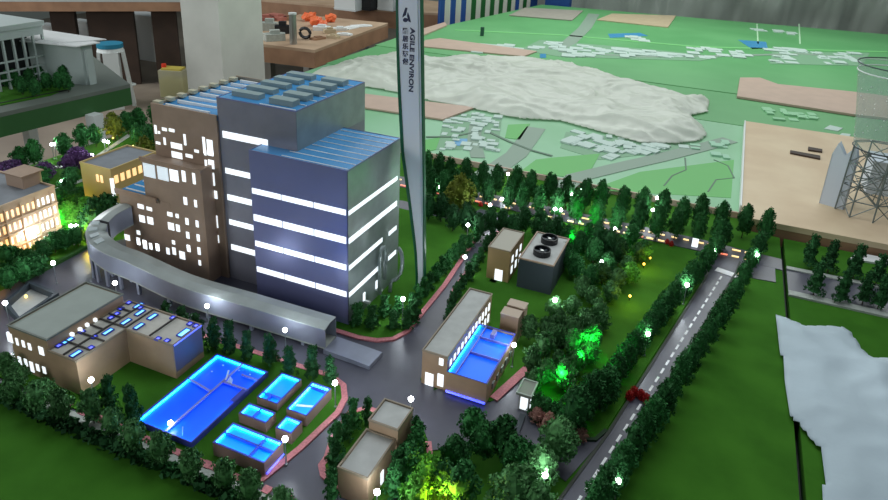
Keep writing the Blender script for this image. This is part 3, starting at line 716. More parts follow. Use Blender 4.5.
# ------------------------------------------------------------------ trees
def crown_mesh(kind, seed, m, nleaf):
    R = random.Random(seed); mb = MB(); cl_ = []
    def env(t):
        if kind == 'ovoid': return .05+.27*math.sin(math.pi*min(1, t*.93+.07)**.8)**.75
        if kind == 'round': return .44*math.sin(math.pi*(t*.96+.03))**.55
        if kind == 'shrub': return .55*math.sin(math.pi*(t*.6+.38))**.7
        return .29*(1-t*.55)*(.72+.28*math.cos(t*19))      # pine: tiers
    z0 = {'ovoid': .20, 'round': .26, 'shrub': .0, 'pine': .14}[kind]
    nc = {'ovoid': 75, 'round': 70, 'shrub': 55, 'pine': 60}[kind]
    for i in range(nc):
        t = R.random() if kind != 'round' else .5-.5*math.cos(R.random()*math.pi)
        a = R.random()*2*math.pi; r = max(.03, env(t))*(.70+.32*R.random())
        cl_.append(Vector((r*math.cos(a), r*math.sin(a), z0+(1-z0)*t*.96)))
    cl_.append(Vector((0, 0, .97)))
    cr = {'ovoid': .075, 'round': .105, 'shrub': .14, 'pine': .075}[kind]; ls = {'ovoid': .026, 'round': .036, 'shrub': .05, 'pine': .028}[kind]
    for i in range(nleaf):
        c = cl_[i % len(cl_)]
        v = Vector((R.gauss(0,1), R.gauss(0,1), R.gauss(0,1))); v.normalize(); p = c+v*cr*(R.random()**.4)
        n = (v+Vector((R.gauss(0,.6), R.gauss(0,.6), R.gauss(0,.6)))).normalized()
        a = n.cross(Vector((R.gauss(0,1), R.gauss(0,1), R.gauss(0,1)))).normalized(); b = n.cross(a); s = ls*(.7+.6*R.random())
        mb.add([p-a*s-b*s*.55, p+a*s-b*s*.55, p+a*s+b*s*.55, p-a*s+b*s*.55], [(0,1,2,3)])
    # dark inner mass
    vs = []; n = 8; mm = 7
    for i in range(mm):
        t = (i+.3)/mm; r = env(t)*.72
        vs += [(r*math.cos(2*math.pi*j/n), r*math.sin(2*math.pi*j/n), z0+(1-z0)*t) for j in range(n)]
    mb.add(vs, [(i*n+j, i*n+(j+1)%n, (i+1)*n+(j+1)%n, (i+1)*n+j) for i in range(mm-1) for j in range(n)]+[tuple(range(n))[::-1], tuple(range((mm-1)*n, mm*n))])
    return mb.mesh('crown', m)
def trunk_mesh(kind):
    mb = MB(); mb.tube([(0,0,0),(.005,0,.2),(0,.004,.55)], .022, 5, r2=.012)
    if kind != 'shrub':
        for k in range(3):
            a = k*2.1; mb.tube([(0,0,.22+.06*k),(.13*math.cos(a),.13*math.sin(a),.40+.06*k)], .010, 4)
    return mb.mesh('trunk', BARK)
PROTO = {}
def proto(kind, leaf):
    k = (kind, leaf)
    if k not in PROTO:
        nv = 3 if leaf in ('dark', 'pine', 'mid') else 1
        PROTO[k] = ([crown_mesh(kind, hash_(kind+leaf)+i, LEAFS[leaf], 1150 if kind != 'shrub' else 700) for i in range(nv)], trunk_mesh(kind))
    return PROTO[k]
def hash_(s): return sum(ord(c)*(i+7) for i, c in enumerate(s))
TR = random.Random(5)
def plant(name, kind, leaf, x, y, z0, hgt, label, cat, group, wide=1.0):
    crowns, trunk = proto(kind, leaf)
    t = thing(name, label, cat, (x, y, z0), group)
    s = hgt; t.scale = (s*wide, s*wide, s); t.rotation_euler = (0, 0, TR.random()*6.28)
    for me, nm in ((TR.choice(crowns), 'crown'), (trunk, 'trunk')):
        if nm == 'trunk' and kind == 'shrub': continue
        o = bpy.data.objects.new(nm, me); COL.objects.link(o); o.parent = t
    return t
def row(tops, hgt, kind, leaf, name, what, where, group, z0=0, jit=.12, wide=1.0, order='from the left', cat='tree', mult=None):
    if order.startswith('in order'): order = 'from the left'
    tops = sorted(tops, key={'from the left': lambda p: p[0], 'from the back': lambda p: p[1], 'from the front': lambda p: -p[1]}[order])
    for i, p in enumerate(tops):
        hh = hgt*(1+TR.uniform(-jit, jit))
        q = P(p[0], p[1], z0+hgt*.97)
        if z0 == 0: q.x = max(q.x, TX0+.04); q.y = min(q.y, 2.395) if q.x < .15 else min(q.y, 2.30)
        plant(name, kind, leaf, q.x, q.y, z0, hh, '%s %s, %s %s' % (what, where, ORD[i], order), cat, group, wide)
def interp(pts, n):
    tot = [0]
    for a, b in zip(pts, pts[1:]): tot.append(tot[-1]+math.dist(a, b))
    out = []
    for i in range(n):
        s = tot[-1]*i/(n-1)
        for k in range(len(pts)-1):
            if s <= tot[k+1]+1e-9:
                u = (s-tot[k])/(tot[k+1]-tot[k]); out.append((pts[k][0]+(pts[k+1][0]-pts[k][0])*u, pts[k][1]+(pts[k+1][1]-pts[k][1])*u)); break
    return out
# back rows
row([(428,152),(440,155),(451,156),(467,159),(484,162),(498,165),(518,167),(532,172),(552,174),(569,177),(588,181),(604,182),(626,186),(645,189),(666,192),(686,197),(704,197),(725,201),(749,205),(771,209)],
    .125, 'ovoid', 'dark', 'street_tree', 'dark green egg-shaped tree', 'in rearmost row by wooden edge', 'rearmost row of trees', jit=.05, wide=.68)
row([(432,170),(445,172),(458,174),(474,172),(489,175),(511,179),(524,181),(541,185),(559,188),(578,192),(600,198),(620,201),(642,202),(661,207),(680,207),(703,210),(722,216)],
    .125, 'ovoid', 'dark', 'street_tree', 'dark green egg-shaped tree', 'in second row behind the back road', 'second row of trees behind the back road', jit=.08, wide=.68)
row([(429,195),(442,196),(454,205),(468,206),(480,213),(492,208),(504,208),(514,212),(525,207),(541,212),(549,220),(559,216),(590,222),(600,226),(612,232),(622,238)],
    .10, 'ovoid', 'pine', 'street_tree', 'dark green tree', 'in front of the back road', 'trees in front of the back road', jit=.12, wide=.85)
# right road rows
row(interp([(728,222),(714,240),(700,257),(680,278),(657,306),(632,337),(610,366),(592,380)], 17), .09, 'ovoid', 'dark', 'street_tree', 'dark green tree', 'on left verge of dashed road', 'trees on the left verge of the dashed road', order='from the back', wide=.86)
row(interp([(763,232),(745,266),(728,296),(712,318),(688,352),(664,392),(642,420),(618,456),(600,480)], 19), .09, 'ovoid', 'dark', 'street_tree', 'dark green tree', 'on right verge of dashed road', 'trees on the right verge of the dashed road', order='from the back', wide=.84)
row(interp([(698,266),(664,302),(630,342),(606,374)], 7), .045, 'round', 'dark', 'verge_bush', 'low round bush', 'between trees on left road verge', 'bushes on the left road verge', order='from the back', cat='bush')
# right section
for L_, w_ in (([(816,236),(836,242),(862,247),(885,254)], 'rear row'), ([(822,264),(849,270),(872,272),(888,276)], 'front row')):
    row(L_, .108, 'pine', 'pine', 'street_tree', 'dark loose tree', 'in '+w_+' right of the joint', 'trees right of the joint', wide=.85, jit=.04)
# front hedge row of round trees
row([(10,376),(34,385),(58,393),(89,394),(109,408),(131,423),(158,436),(188,452),(223,460),(248,473),(281,491)], .078, 'round', 'mid', 'garden_tree', 'round green tree', 'in front hedge row', 'round trees along the front hedge', wide=.70, jit=.08)
row([(4,356),(16,366),(44,381)], .06, 'round', 'mid', 'garden_tree', 'round green tree', 'before the treatment building wall', 'round trees before the treatment building', wide=.8)
row([(105,374),(128,384)], .11, 'pine', 'pine', 'pine_tree', 'dark slim pine', 'on lawn left of the big blue pool', 'pines on the pool lawn', wide=.7)
# pines in front of the gallery
row([(165,304),(181,311),(196,316),(212,320),(228,324),(246,330),(269,336),(288,347),(312,348),(330,356)], .082, 'pine', 'pine', 'pine_tree', 'dark small pine', 'before the silver gallery', 'pines before the gallery', wide=.85)
row([(357,305),(372,308),(385,297),(394,309),(407,309),(399,295),(414,302)], .06, 'pine', 'dark', 'pine_tree', 'small dark tree', 'on lawn right of silver block', 'trees beside the silver block', wide=1.2, jit=.15)
row(interp([(412,292),(424,279),(436,264),(448,252),(460,240),(470,232),(477,226)], 11), .06, 'pine', 'dark', 'pine_tree', 'small dark tree', 'along left kerb of inner road', 'trees along the inner road, left side', order='from the front', wide=1.1)
row(interp([(450,303),(456,284),(466,268),(478,252),(486,238),(494,228)], 9), .055, 'pine', 'pine', 'pine_tree', 'small dark tree', 'along right kerb of inner road', 'trees along the inner road, right side', order='from the front', wide=1.1)
row([(336,424),(334,440),(353,402),(368,396),(345,412),(340,455),(331,470)], .075, 'pine', 'dark', 'pine_tree', 'small dark pine', 'left of two-step brown office', 'pines left of the brown office', order='in order of distance', wide=.8)
row([(418,416),(416,432),(401,447),(410,452),(396,462)], .085, 'pine', 'dark', 'pine_tree', 'small dark pine', 'right of two-step brown office', 'pines right of the brown office', order='from the back', wide=1.0)
row([(474,410),(486,426),(456,437),(503,424),(516,440),(526,443),(446,462),(462,470)], .085, 'round', 'dark', 'garden_tree', 'dark round tree', 'around front centre lawn', 'round trees around the front centre lawn', order='in order clockwise', wide=.85)
row([(561,420),(544,442),(529,466),(514,474),(540,484)], .105, 'ovoid', 'mid', 'garden_tree', 'tall green tree', 'left of the road mouth', 'trees left of the road mouth', order='from the back', wide=1.1)
row([(429,456),(417,476)], .085, 'round', 'bright', 'garden_tree', 'bright yellow-green tree', 'right of brown office', 'yellow-green trees at front', wide=.85)
row([(594,378),(611,368),(580,392)], .10, 'ovoid', 'dark', 'garden_tree', 'tall dark tree', 'behind the pink shrubs by the road', 'tall dark trees by the road mouth', wide=1.0)
row([(538,408),(549,415),(556,420),(571,423),(581,427),(565,432)], .032, 'shrub', 'pink', 'flower_shrub', 'small dusty pink shrub', 'beside the guard booth garden', 'pink shrubs by the guard booth', cat='shrub')
row([(548,398),(558,402),(566,408),(540,395),(574,414)], .045, 'shrub', 'dark', 'garden_bush', 'dark green bush', 'behind pink shrubs', 'dark bushes by the guard booth', cat='bush')
# central tree belt
row([(629,257),(619,272),(604,266),(640,246),(584,280),(612,284),(594,287),(574,298),(600,300),(586,308),(561,312),(574,320),(556,300),(590,316),(604,312)], .062, 'round', 'mid', 'garden_tree', 'round green tree', 'in upper part of central belt', 'round trees in the upper central belt', order='in order of distance', wide=.85)
row([(546,336),(534,350),(561,328),(531,318),(548,318),(574,334),(586,330),(578,350),(560,350),(548,360),(592,342),(566,366),(536,368),(596,328)], .07, 'round', 'mid', 'garden_tree', 'green round tree', 'in lower part of central belt', 'green round trees in the central belt', order='in order of distance', wide=.8)
row([(646,238),(634,226),(582,232),(596,238),(570,226),(610,250),(566,244),(578,252),(592,262)], .09, 'ovoid', 'dark', 'garden_tree', 'tall dark tree', 'behind the central belt', 'tall dark trees behind the central belt', order='in order clockwise', wide=1.0)
row([(461,178)], .14, 'ovoid', 'olive', 'garden_tree', 'big olive green tree', 'right of the chimney near the back', None, wide=1.1)
row([(642,240),(632,262)], .075, 'ovoid', 'bright', 'garden_tree', 'bright yellow-green tree', 'at top of central lawn', 'bright trees at top of the central lawn', wide=1.2)
# top left garden
row([(11,146),(29,143),(62,135),(77,127),(93,124)], .10, 'round', 'dark', 'garden_tree', 'dark round tree', 'along far left table edge', 'round trees along the left table edge', wide=.75)
row([(104,102),(115,105),(128,99),(143,97),(122,112),(136,123),(148,128),(99,112),(134,108)], .105, 'ovoid', 'dark', 'garden_tree', 'dark tree', 'in thicket left of brown roof', 'dark trees left of the brown roof', order='in order clockwise', wide=.95)
row([(112,114),(144,140)], .12, 'ovoid', 'olive', 'garden_tree', 'olive yellow tree', 'in thicket left of brown roof', 'olive trees left of the brown roof', wide=1.0)
row([(76,150),(12,160),(68,156),(86,156),(44,164),(2,164)], .07, 'round', 'purple', 'garden_shrub', 'dark purple bush', 'in the far left garden', 'purple bushes in the far left garden', order='in order of size', wide=1.2, cat='bush')
row([(70,168),(60,190),(70,192),(66,180),(78,188),(40,170)], .07, 'round', 'dark', 'garden_tree', 'small dark tree', 'between the two warm lit blocks', 'dark trees between the warm lit blocks', order='in order of distance', wide=1.0)
row([(99,187),(106,200),(93,204)], .11, 'round', 'dark', 'garden_tree', 'large dark tree', 'before the tan block', 'large dark trees before the tan block', order='in order of size', wide=.8)
row([(66,201),(83,197)], .11, 'ovoid', 'bright', 'garden_tree', 'bright green tree', 'behind the curved gallery end', 'bright green trees by the gallery end', wide=1.1)
row([(4,250),(14,246),(27,250),(40,240),(52,232),(62,230),(75,226),(86,218),(34,256),(20,262),(6,268)], .07, 'round', 'dark', 'garden_tree', 'dark round tree', 'before the amber office windows', 'dark trees before the amber office block', order='in order of distance', wide=.9)
rs = thing('red_twig_clump', 'clump of red leaves lying across the dashed road', 'plant', (P(638,396)[0], P(638,396)[1], .004))
for k, (px, py) in enumerate(((630,396),(634,392),(641,395),(646,399))):
    o = bpy.data.objects.new('leaf_cluster', proto('shrub', 'red')[0][0]); COL.objects.link(o); o.parent = rs
    q = P(px, py, .01); o.location = (q.x-rs['_o'][0], q.y-rs['_o'][1], 0); o.scale = (.020, .020, .020)
for i, (px, py) in enumerate(((481,201),(668,238),(53,232),(672,240))):
    q = P(px, py, .02); o = plant('red_bush', 'shrub', 'red', q.x, q.y, 0, .016, ['small red bush beside the back road, left one','small red bush beside the back road, middle one','small red bush before the amber office block','small red bush beside the back road, right one'][i], 'bush', None)
# low front hedge: thousands of clipped leaves
hb = MB(); HR = random.Random(3)
for k in range(5200):
    x = HR.uniform(-1.75, -.20); z = HR.random()*.022; y = .700+HR.gauss(0, .006); s = .0035*(.6+HR.random())
    n = Vector((HR.gauss(0,1), HR.gauss(0,1), HR.gauss(0,1))).normalized(); a = n.orthogonal().normalized(); b = n.cross(a); p = Vector((x, y, z))
    hb.add([p-a*s-b*s, p+a*s-b*s, p+a*s+b*s, p-a*s+b*s], [(0,1,2,3)])
hd = solo(hb, 'clipped_hedge', LEAFS['pine'], 'low dark clipped hedge along the front of the plant lawn', 'hedge'); hd['kind'] = 'stuff'
hb = MB()
for k in range(2600):
    u = HR.random(); pl = [tuple(P(x, y)[:2]) for x, y in ((6,262),(40,250),(95,224))]; p2, d2 = along(pl, u*sum(math.dist(a, b) for a, b in zip(pl, pl[1:])))
    p = Vector((p2.x+HR.gauss(0,.02), p2.y+HR.gauss(0,.02), HR.random()*.02)); s = .004*(.6+HR.random())
    n = Vector((HR.gauss(0,1), HR.gauss(0,1), HR.gauss(0,1))).normalized(); a = n.orthogonal().normalized(); b = n.cross(a)
    hb.add([p-a*s-b*s, p+a*s-b*s, p+a*s+b*s, p-a*s+b*s], [(0,1,2,3)])
hd = solo(hb, 'clipped_hedge', LEAFS['mid'], 'low green hedge before the amber windowed office block', 'hedge'); hd['kind'] = 'stuff'

# ------------------------------------------------------------------ street lamps
LM = {}
def lamp(px, py, where, power=.05, hgt=.062, z0=.003, color=(.82, .92, 1)):
    q = P(px, py, z0+hgt); q.x = max(q.x, TX0+.03); q.y = min(q.y, 2.40)
    t = thing('street_lamp', 'model street lamp %s' % where, 'lamp', (q.x, q.y, z0))
    if not LM:
        LM['p'] = MB().tube([(0,0,0),(0,0,.062)], .0011, 6).mesh('pole', mat('lamp_pole', rgb(150, 156, 160), .5))
        LM['b'] = MB().tube([(0,0,0),(0,0,.003)], .003, 8).mesh('base', mat('lamp_pole', rgb(150, 156, 160), .5))
        LM['h'] = MB().ball((0,0,0), .0055, 10, 8).mesh('lamp_head', E_LAMP)
    o = bpy.data.objects.new('pole', LM['p']); COL.objects.link(o); o.parent = t; o.scale = (1, 1, (hgt-.003)/.062)
    o = bpy.data.objects.new('base', LM['b']); COL.objects.link(o); o.parent = t
    o = bpy.data.objects.new('lamp_head', LM['h']); COL.objects.link(o); o.parent = t; o.location = (0, 0, hgt)
    l = bpy.data.lights.new('lamp_light', 'POINT'); l.energy = power; l.color = color; l.shadow_soft_size = .008
    o = bpy.data.objects.new('lamp_light', l); COL.objects.link(o); o.parent = t; o.location = (0, 0, hgt+.008)
PW = .13
for a in [
 (335,383,'at the corner of the tank kerb',1.6),(285,439,'beside the widest cyan tank',.8),(411,399,'behind the two-step brown office',.9),(377,492,'at the front of the two-step office',1.6),
 (207,306,'below the silver gallery, near its middle',1.6),(285,330,'below the silver gallery, near its right end',1.2),(115,283,'below the left end of the gallery',.8),(403,299,'on the lawn right of the silver block',1.5),
 (53,263,'standing alone on the left paved yard',.8),(5,303,'at the left picture edge by the sunken ramp',1.6),(91,380,'before the treatment building wall',1.0),(465,257,'along the inner road, nearer one',1),
 (468,225,'along the inner road, farther one',.8),(442,162,'rearmost, just right of the chimney',1.2),(440,187,'on the back road right of the chimney',1.0),(490,205,'on the back road behind the tan house, large glow',1.8),
 (508,174,'among the rearmost trees, leftmost large glow',2.0),(502,199,'on the back road behind the tan house, small glow',.8),(555,209,'left of a close pair on the back road',.8),(561,210,'right of a close pair on the back road',.8),
 (547,222,'behind the cooling fans',.8),(572,194,'left of two among the second tree row',.6),(581,190,'right of two among the second tree row',.6),(555,300,'on the lawn right of the cooling block',1.6),
 (602,262,'between belt trees and back road',1),(514,345,'at the right side of the raised blue pool',.8),(648,334,'on left road verge, second from the front',.9),(615,229,'before the back road with violet glow',2.0),
 (657,198,'among the rearmost trees, rightmost large glow',1.6),(653,210,'just below the rightmost rear lamp',.5),(714,250,'on left verge near the stop bar',1.2),(687,285,'on left road verge, third from the front',1.2),
 (757,255,'at the far end of the right verge',1.2),(545,475,'left of the road mouth',.7),(618,481,'at the front of the right verge',.4),
 (132,99,'in the thicket left of the brown roof',1.0),(104,141,'left of a pair behind the tan block',1.2),(108,142,'right of a pair behind the tan block',1.2),(50,144,'left of a pair in the far garden',1.2),(54,144,'right of a pair in the far garden',1.2),
 (92,155,'beside the purple bushes',1.3),(5,179,'leftmost of the far garden',1.6),(62,181,'on the garden path beside office roof',1.6),(34,236,'before the amber office windows',1.6),(71,226,'left of a pair by the gallery end',1),(76,226,'right of a pair by the gallery end',1)]:
    lamp(a[0], a[1], a[2], PW*a[3])
def spot(px, py, where, m, color, power, z=.02):
    q = P(px, py, z)
    t = thing('garden_spotlight', where, 'light', (q.x, q.y, .002))
    MB().tube([(q.x,q.y,.002),(q.x,q.y,z-.003)], .0012, 6).build('stake', BLACK, t)
    MB().ball((q.x,q.y,z), .0035, 8, 6).build('bulb', m, t)
    l = bpy.data.lights.new('spot_light', 'POINT'); l.energy = power; l.color = color; l.shadow_soft_size = .006
    o = bpy.data.objects.new('spot_light', l); COL.objects.link(o); o.parent = t; o.location = (.008, -.040, z+.030)
gc, yc = (.02, 1, .12), (1, .72, .08)
for a in [(591,340,'green spotlight high in the central belt',gc,.30),(580,355,'green spotlight in middle of the central belt',gc,.30),(560,373,'green spotlight low in the central belt',gc,.2),(580,222,'green spotlight behind the cooling block',gc,.28),
          (572,240,'green spotlight nearer the cooling block',gc,.15),(66,222,'green spotlight behind the curved gallery end',gc,.42),(605,246,'green spotlight before the back road',gc,.05)]:
    spot(a[0], a[1], a[2], E_SPOTG, a[3], a[4], .03)
for a in [(630,296,'yellow spotlight on central lawn edge',yc,.08),(644,264,'yellow spotlight at top of central lawn, left',yc,.05),(650,258,'yellow spotlight at top of central lawn, right',yc,.05),(448,492,'yellow spotlight at the front under trees',yc,.35),
          (80,212,'yellow spotlight beside the bright green tree',yc,.12),(133,146,'yellow spotlight behind the tan block',yc,.08),(113,138,'yellow spotlight in the left thicket',yc,.06),(96,232,'yellow spotlight at foot of the tan block',yc,.2),(12,262,'yellow spotlight at foot of amber office, left',(1,.45,.10),.12),(44,250,'yellow spotlight at foot of amber office, right',(1,.45,.10),.10)]:
    spot(a[0], a[1], a[2], E_SPOTY, a[3], a[4], .018)

# ------------------------------------------------------------------ map tables behind
MZ = .016
MT1 = table('pale green map table directly behind the lit model', 'map_table', [(-2.30,2.44),(.140,2.44),(.140,3.60),(-2.30,3.60)], MZ, .10, [(-2.2,2.55),(.05,2.55),(-2.2,3.5),(.05,3.5)], MAPG, PINKB, WOOD)
MT2 = table('green map table beyond the plywood board and under the film', 'map_table', [(-2.32,3.61),(2.2,3.61),(2.2,4.28),(-2.32,4.28)], MZ, .10, [(-2.2,3.7),(2.0,3.7),(-2.2,4.2),(2.0,4.2)], MAPD, PINKB, WOOD)
MT3 = table('farthest large green map table before the plastic curtain', 'map_table', [(-2.34,4.29),(2.4,4.29),(2.0,7.65),(-1.93,7.25),(-2.34,4.85)], MZ+.002, .10, [(-2.2,4.4),(2.2,4.4),(-1.8,7.1),(1.8,7.4)], MAPD, BEIGB, WOOD)
PT = table('plywood topped table right of the pale map', 'plywood_table', [(.1425,2.345),(2.2,2.36),(2.2,3.60),(.1425,3.60)], .045, .12, [(.25,2.5),(2.1,2.5),(.25,3.5),(2.1,3.5)], PLY, WOOD, WOOD)
B(.136, .1415, 2.44, 3.60, MZ, .048).build('edge_strip', WHITEP, MT1)
B(-2.3, .135, 2.432, 2.4395, -.04, MZ+.006).build('edge_board', PINKB, MT1)
def flat(t, px, m, name, z=MZ, h=.002):
    MB().prism(W(px, z), z, z+h).build(name, m, t)
def strip(t, px, wd, m, name, z=MZ, h=.002):
    MB().ribbon(W(px, z), wd, z, z+h).build(name, m, t)
strip(MT1, [(536,128),(526,142),(516,155),(500,166),(480,178)], .09, MAPR, 'map_road')
strip(MT1, [(730,140),(700,148),(660,158),(620,167),(575,178),(560,190)], .08, MAPR, 'map_road', MZ+.0004)
strip(MT1, [(476,124),(474,140),(478,158)], .06, MAPR, 'map_road', MZ+.0006)
strip(MT1, [(426,137),(450,137),(472,133)], .015, mat('map_line', rgb(92, 120, 100), .6), 'map_line', MZ+.0015)
strip(MT1, [(486,131),(510,142),(530,150),(552,156)], .015, MATS['map_line'], 'map_line', MZ+.0015)
strip(MT1, [(708,192),(716,180),(734,178),(728,166),(714,160)], .006, MATS['map_line'], 'map_line')
strip(MT1, [(664,186),(672,176),(686,170),(685,158)], .006, MATS['map_line'], 'map_line')
flat(MT1, [(552,158),(600,154),(590,172),(565,177),(520,172),(536,160)], MAPL, 'map_lawn')
flat(MT1, [(590,190),(640,172),(734,160),(731,198)], MAPL, 'map_lawn', MZ, .001)
flat(MT1, [(508,125),(530,124),(520,140),(505,138)], MAPL, 'map_lawn')
flat(MT1, [(455,139),(468,139),(466,146),(452,146)], MAPB, 'map_water')
flat(MT1, [(425,140),(440,138),(436,150),(425,152)], MAPL, 'map_lawn')
def blocks(t, boxes, n, seed, m, z=MZ, hmin=.003, hmax=.010, size=(.02,.05), ang=.2):
    R = random.Random(seed); mb = MB()
    for (quad) in boxes:
        for k in range(n):
            u, v = R.random(), R.random()
            a, b, c, d = [Vector(P(x, y, z)[:2]) for x, y in quad]
            p = (a*(1-u)+b*u)*(1-v)+(d*(1-u)+c*u)*v
            w_, l_ = R.uniform(*size)*.5, R.uniform(*size); ca, sa = math.cos(ang), math.sin(ang)
            pts = [(p.x+ca*x-sa*y, p.y+sa*x+ca*y) for x, y in ((-w_,-l_/2),(w_,-l_/2),(w_,l_/2),(-w_,l_/2))]
            mb.prism(pts, z, z+R.uniform(hmin, hmax))
    o = mb.build('map_blocks', m, t); o['kind'] = 'stuff'; return o
blocks(MT1, [[(456,112),(500,118),(496,128),(444,124)]], 26, 1, MAPW)
blocks(MT1, [[(444,126),(498,130),(496,152),(440,150)]], 34, 2, MAPW)
blocks(MT1, [[(576,132),(606,138),(596,148),(566,144)], [(602,142),(626,146),(612,158),(596,156)], [(630,142),(668,146),(650,152),(624,156)]], 14, 3, MAPW, size=(.03,.07), ang=-.35)
blocks(MT1, [[(600,136),(690,142),(690,148),(600,150)]], 16, 4, MAPW)
blocks(MT1, [[(690,146),(728,142),(726,160),(700,158)]], 10, 5, mat('map_block_pale', rgb(160, 206, 176), .6))
GZ = mat('map_town_ground', rgb(124, 168, 132), .6)
flat(MT3, [(540,40),(655,50),(722,57),(700,61),(560,57),(520,50)], GZ, 'map_town', MZ+.0018)
flat(MT3, [(772,52),(870,53),(862,66),(770,64)], GZ, 'map_town', MZ+.0018)
flat(MT1, [(446,112),(502,118),(498,150),(436,150)], GZ, 'map_town', MZ, .0012)
flat(MT1, [(566,132),(668,142),(700,146),(652,154),(600,160),(560,148)], GZ, 'map_town', MZ, .0012)
blocks(MT3, [[(545,42),(650,52),(720,58),(560,56)]], 75, 6, MAPW, MZ+.002, size=(.05,.11))
blocks(MT3, [[(480,44),(540,47),(545,52),(470,56)], [(690,47),(750,52),(750,58),(690,54)]], 18, 7, MAPW, MZ+.002, size=(.05,.10))
blocks(MT3, [[(775,52),(803,50),(800,64),(772,62)], [(815,52),(860,54),(856,64),(812,64)]], 16, 8, MAPW, MZ+.002, size=(.04,.10))
blocks(MT3, [[(630,36),(655,40),(655,43),(630,40)], [(756,28),(795,32),(795,35),(756,32)], [(770,48),(800,50),(800,53),(770,51)]], 7, 9, MAPW, MZ+.002, size=(.06,.12))
blocks(MT2, [[(762,108),(812,112),(820,122),(765,120)]], 24, 10, mat('map_block_dim', rgb(150, 206, 160), .6), MZ, size=(.03,.06))
flat(MT3, [(608,34),(640,33),(648,36),(610,38)], MAPB, 'map_water', MZ+.002); flat(MT3, [(738,40),(766,42),(768,49),(752,49)], MAPB, 'map_water', MZ+.002)
flat(MT3, [(540,54),(546,54),(546,58),(540,58)], MAPB, 'map_water', MZ+.002)
strip(MT3, [(594,14),(585,28),(570,42),(555,50)], .11, MAPR, 'map_road', MZ+.002)
strip(MT3, [(560,52),(640,57),(720,56),(800,54),(888,60)], .05, MAPR, 'map_road', MZ+.0022)
strip(MT3, [(455,30),(560,35),(700,47),(888,52)], .05, mat('map_verge', rgb(120, 196, 120), .6), 'map_verge', MZ+.002)
B(*(lambda a: (a.x-.012, a.x+.012, a.y-.012, a.y+.012))(P(482,36,MZ)), MZ, MZ+.07).build('marker_post', mat('dark_green', rgb(20, 80, 60), .5), MT3)
for px in (757, 799):
    strip(MT3, [(px,24),(px+1,44)], .012, mat('pale_line', rgb(190, 230, 190), .5), 'map_line', MZ+.002)
# boards lying on the maps
def board(px, z, m, label, h=.008):
    return solo(MB().prism(W(px, z+h), z, z+h), 'loose_board', m, label, 'board')
board([(740,77.5),(760,77.5),(778,84),(858,92),(888,96),(888,118),(853,114),(737,96)], MZ+.002, PINKB, 'pinkish board lying flat across the green map at right', .012)
board([(425,40),(440,38),(537,51),(524,56),(422,46)], MZ+.003, PINKB, 'narrow pink board on the map near the striped panel')
board([(509,15),(525,7.5),(583,10.5),(572,20)], MZ+.004, GREYB, 'grey board on the far green map at left')
board([(597,19.5),(612,13.5),(676,15.5),(668,27)], MZ+.003, BEIGB, 'beige board on the far green map, right of the grey board')
board([(352,92),(400,98),(475,107),(443,119),(350,105)], MZ+.003, PINKB, 'pink board under the film, right of the blue roof')
board([(400,35),(445,22),(447,25),(416,38),(400,41)], MZ+.003, PINKB, 'thin pink batten at the left edge of the far map', .01)
pw = MB(); 
for L_ in ([(790,151.5),(820,157),(820,160),(790,154)], [(808,148),(822,150.5),(822,153),(808,151)]):
    solo(MB().prism(W(L_, .045), .045, .052), 'wood_batten', DWOOD, 'short dark batten on the plywood, %s one' % ('longer' if L_[0][0] == 790 else 'shorter'), 'batten')
board([(830,125),(843,128),(838,131),(824,128.5)], MZ, MAPW, 'small white card beyond the plywood edge', .003)
board([(842,133),(851,134),(849,137),(838,136)], MZ, MAPW, 'smaller white card right behind the paper tower', .003)

# ------------------------------------------------------------------ crumpled sheets
def inside(p, poly):
    c = False; n = len(poly)
    for i in range(n):
        a, b = poly[i], poly[i-1]
        if (a[1] > p[1]) != (b[1] > p[1]) and p[0] < (b[0]-a[0])*(p[1]-a[1])/(b[1]-a[1])+a[0]: c = not c
    return c
def nearest(p, poly):
    best = None; q = Vector(p)
    for i in range(len(poly)):
        a, b = Vector(poly[i-1]), Vector(poly[i]); d = b-a; t = max(0, min(1, (q-a).dot(d)/max(1e-9, d.dot(d)))); r = a+d*t
        if best is None or (r-q).length < best[0]: best = ((r-q).length, r)
    return best
def crumple(poly, z, step, hfun, name, m, label, cat, thick=.0015):
    x0, x1 = min(p[0] for p in poly), max(p[0] for p in poly); y0, y1 = min(p[1] for p in poly), max(p[1] for p in poly)
    nx, ny = int((x1-x0)/step)+3, int((y1-y0)/step)+3; idx = {}; vs = []; fs = []
    def vert(i, j):
        if (i, j) not in idx:
            p = (x0+(i-1)*step, y0+(j-1)*step); ins = inside(p, poly); d, r = nearest(p, poly)
            if not ins: p = tuple(r); d = 0
            idx[(i, j)] = len(vs); vs.append((p[0], p[1], z+hfun(p[0], p[1], d)))
        return idx[(i, j)]
    for i in range(nx):
        for j in range(ny):
            if inside((x0+(i-.5)*step, y0+(j-.5)*step), poly): fs.append((vert(i,j), vert(i+1,j), vert(i+1,j+1), vert(i,j+1)))
    mb = MB(); mb.add(vs, fs); o = solo(mb, name, m, label, cat, smooth=True)
    sm = o.modifiers.new('thickness', 'SOLIDIFY'); sm.thickness = thick; sm.offset = 1
    return o
def ridged(x, y, s, seed):
    return 1-abs(noise.noise(Vector((x*s, y*s, seed))))*2
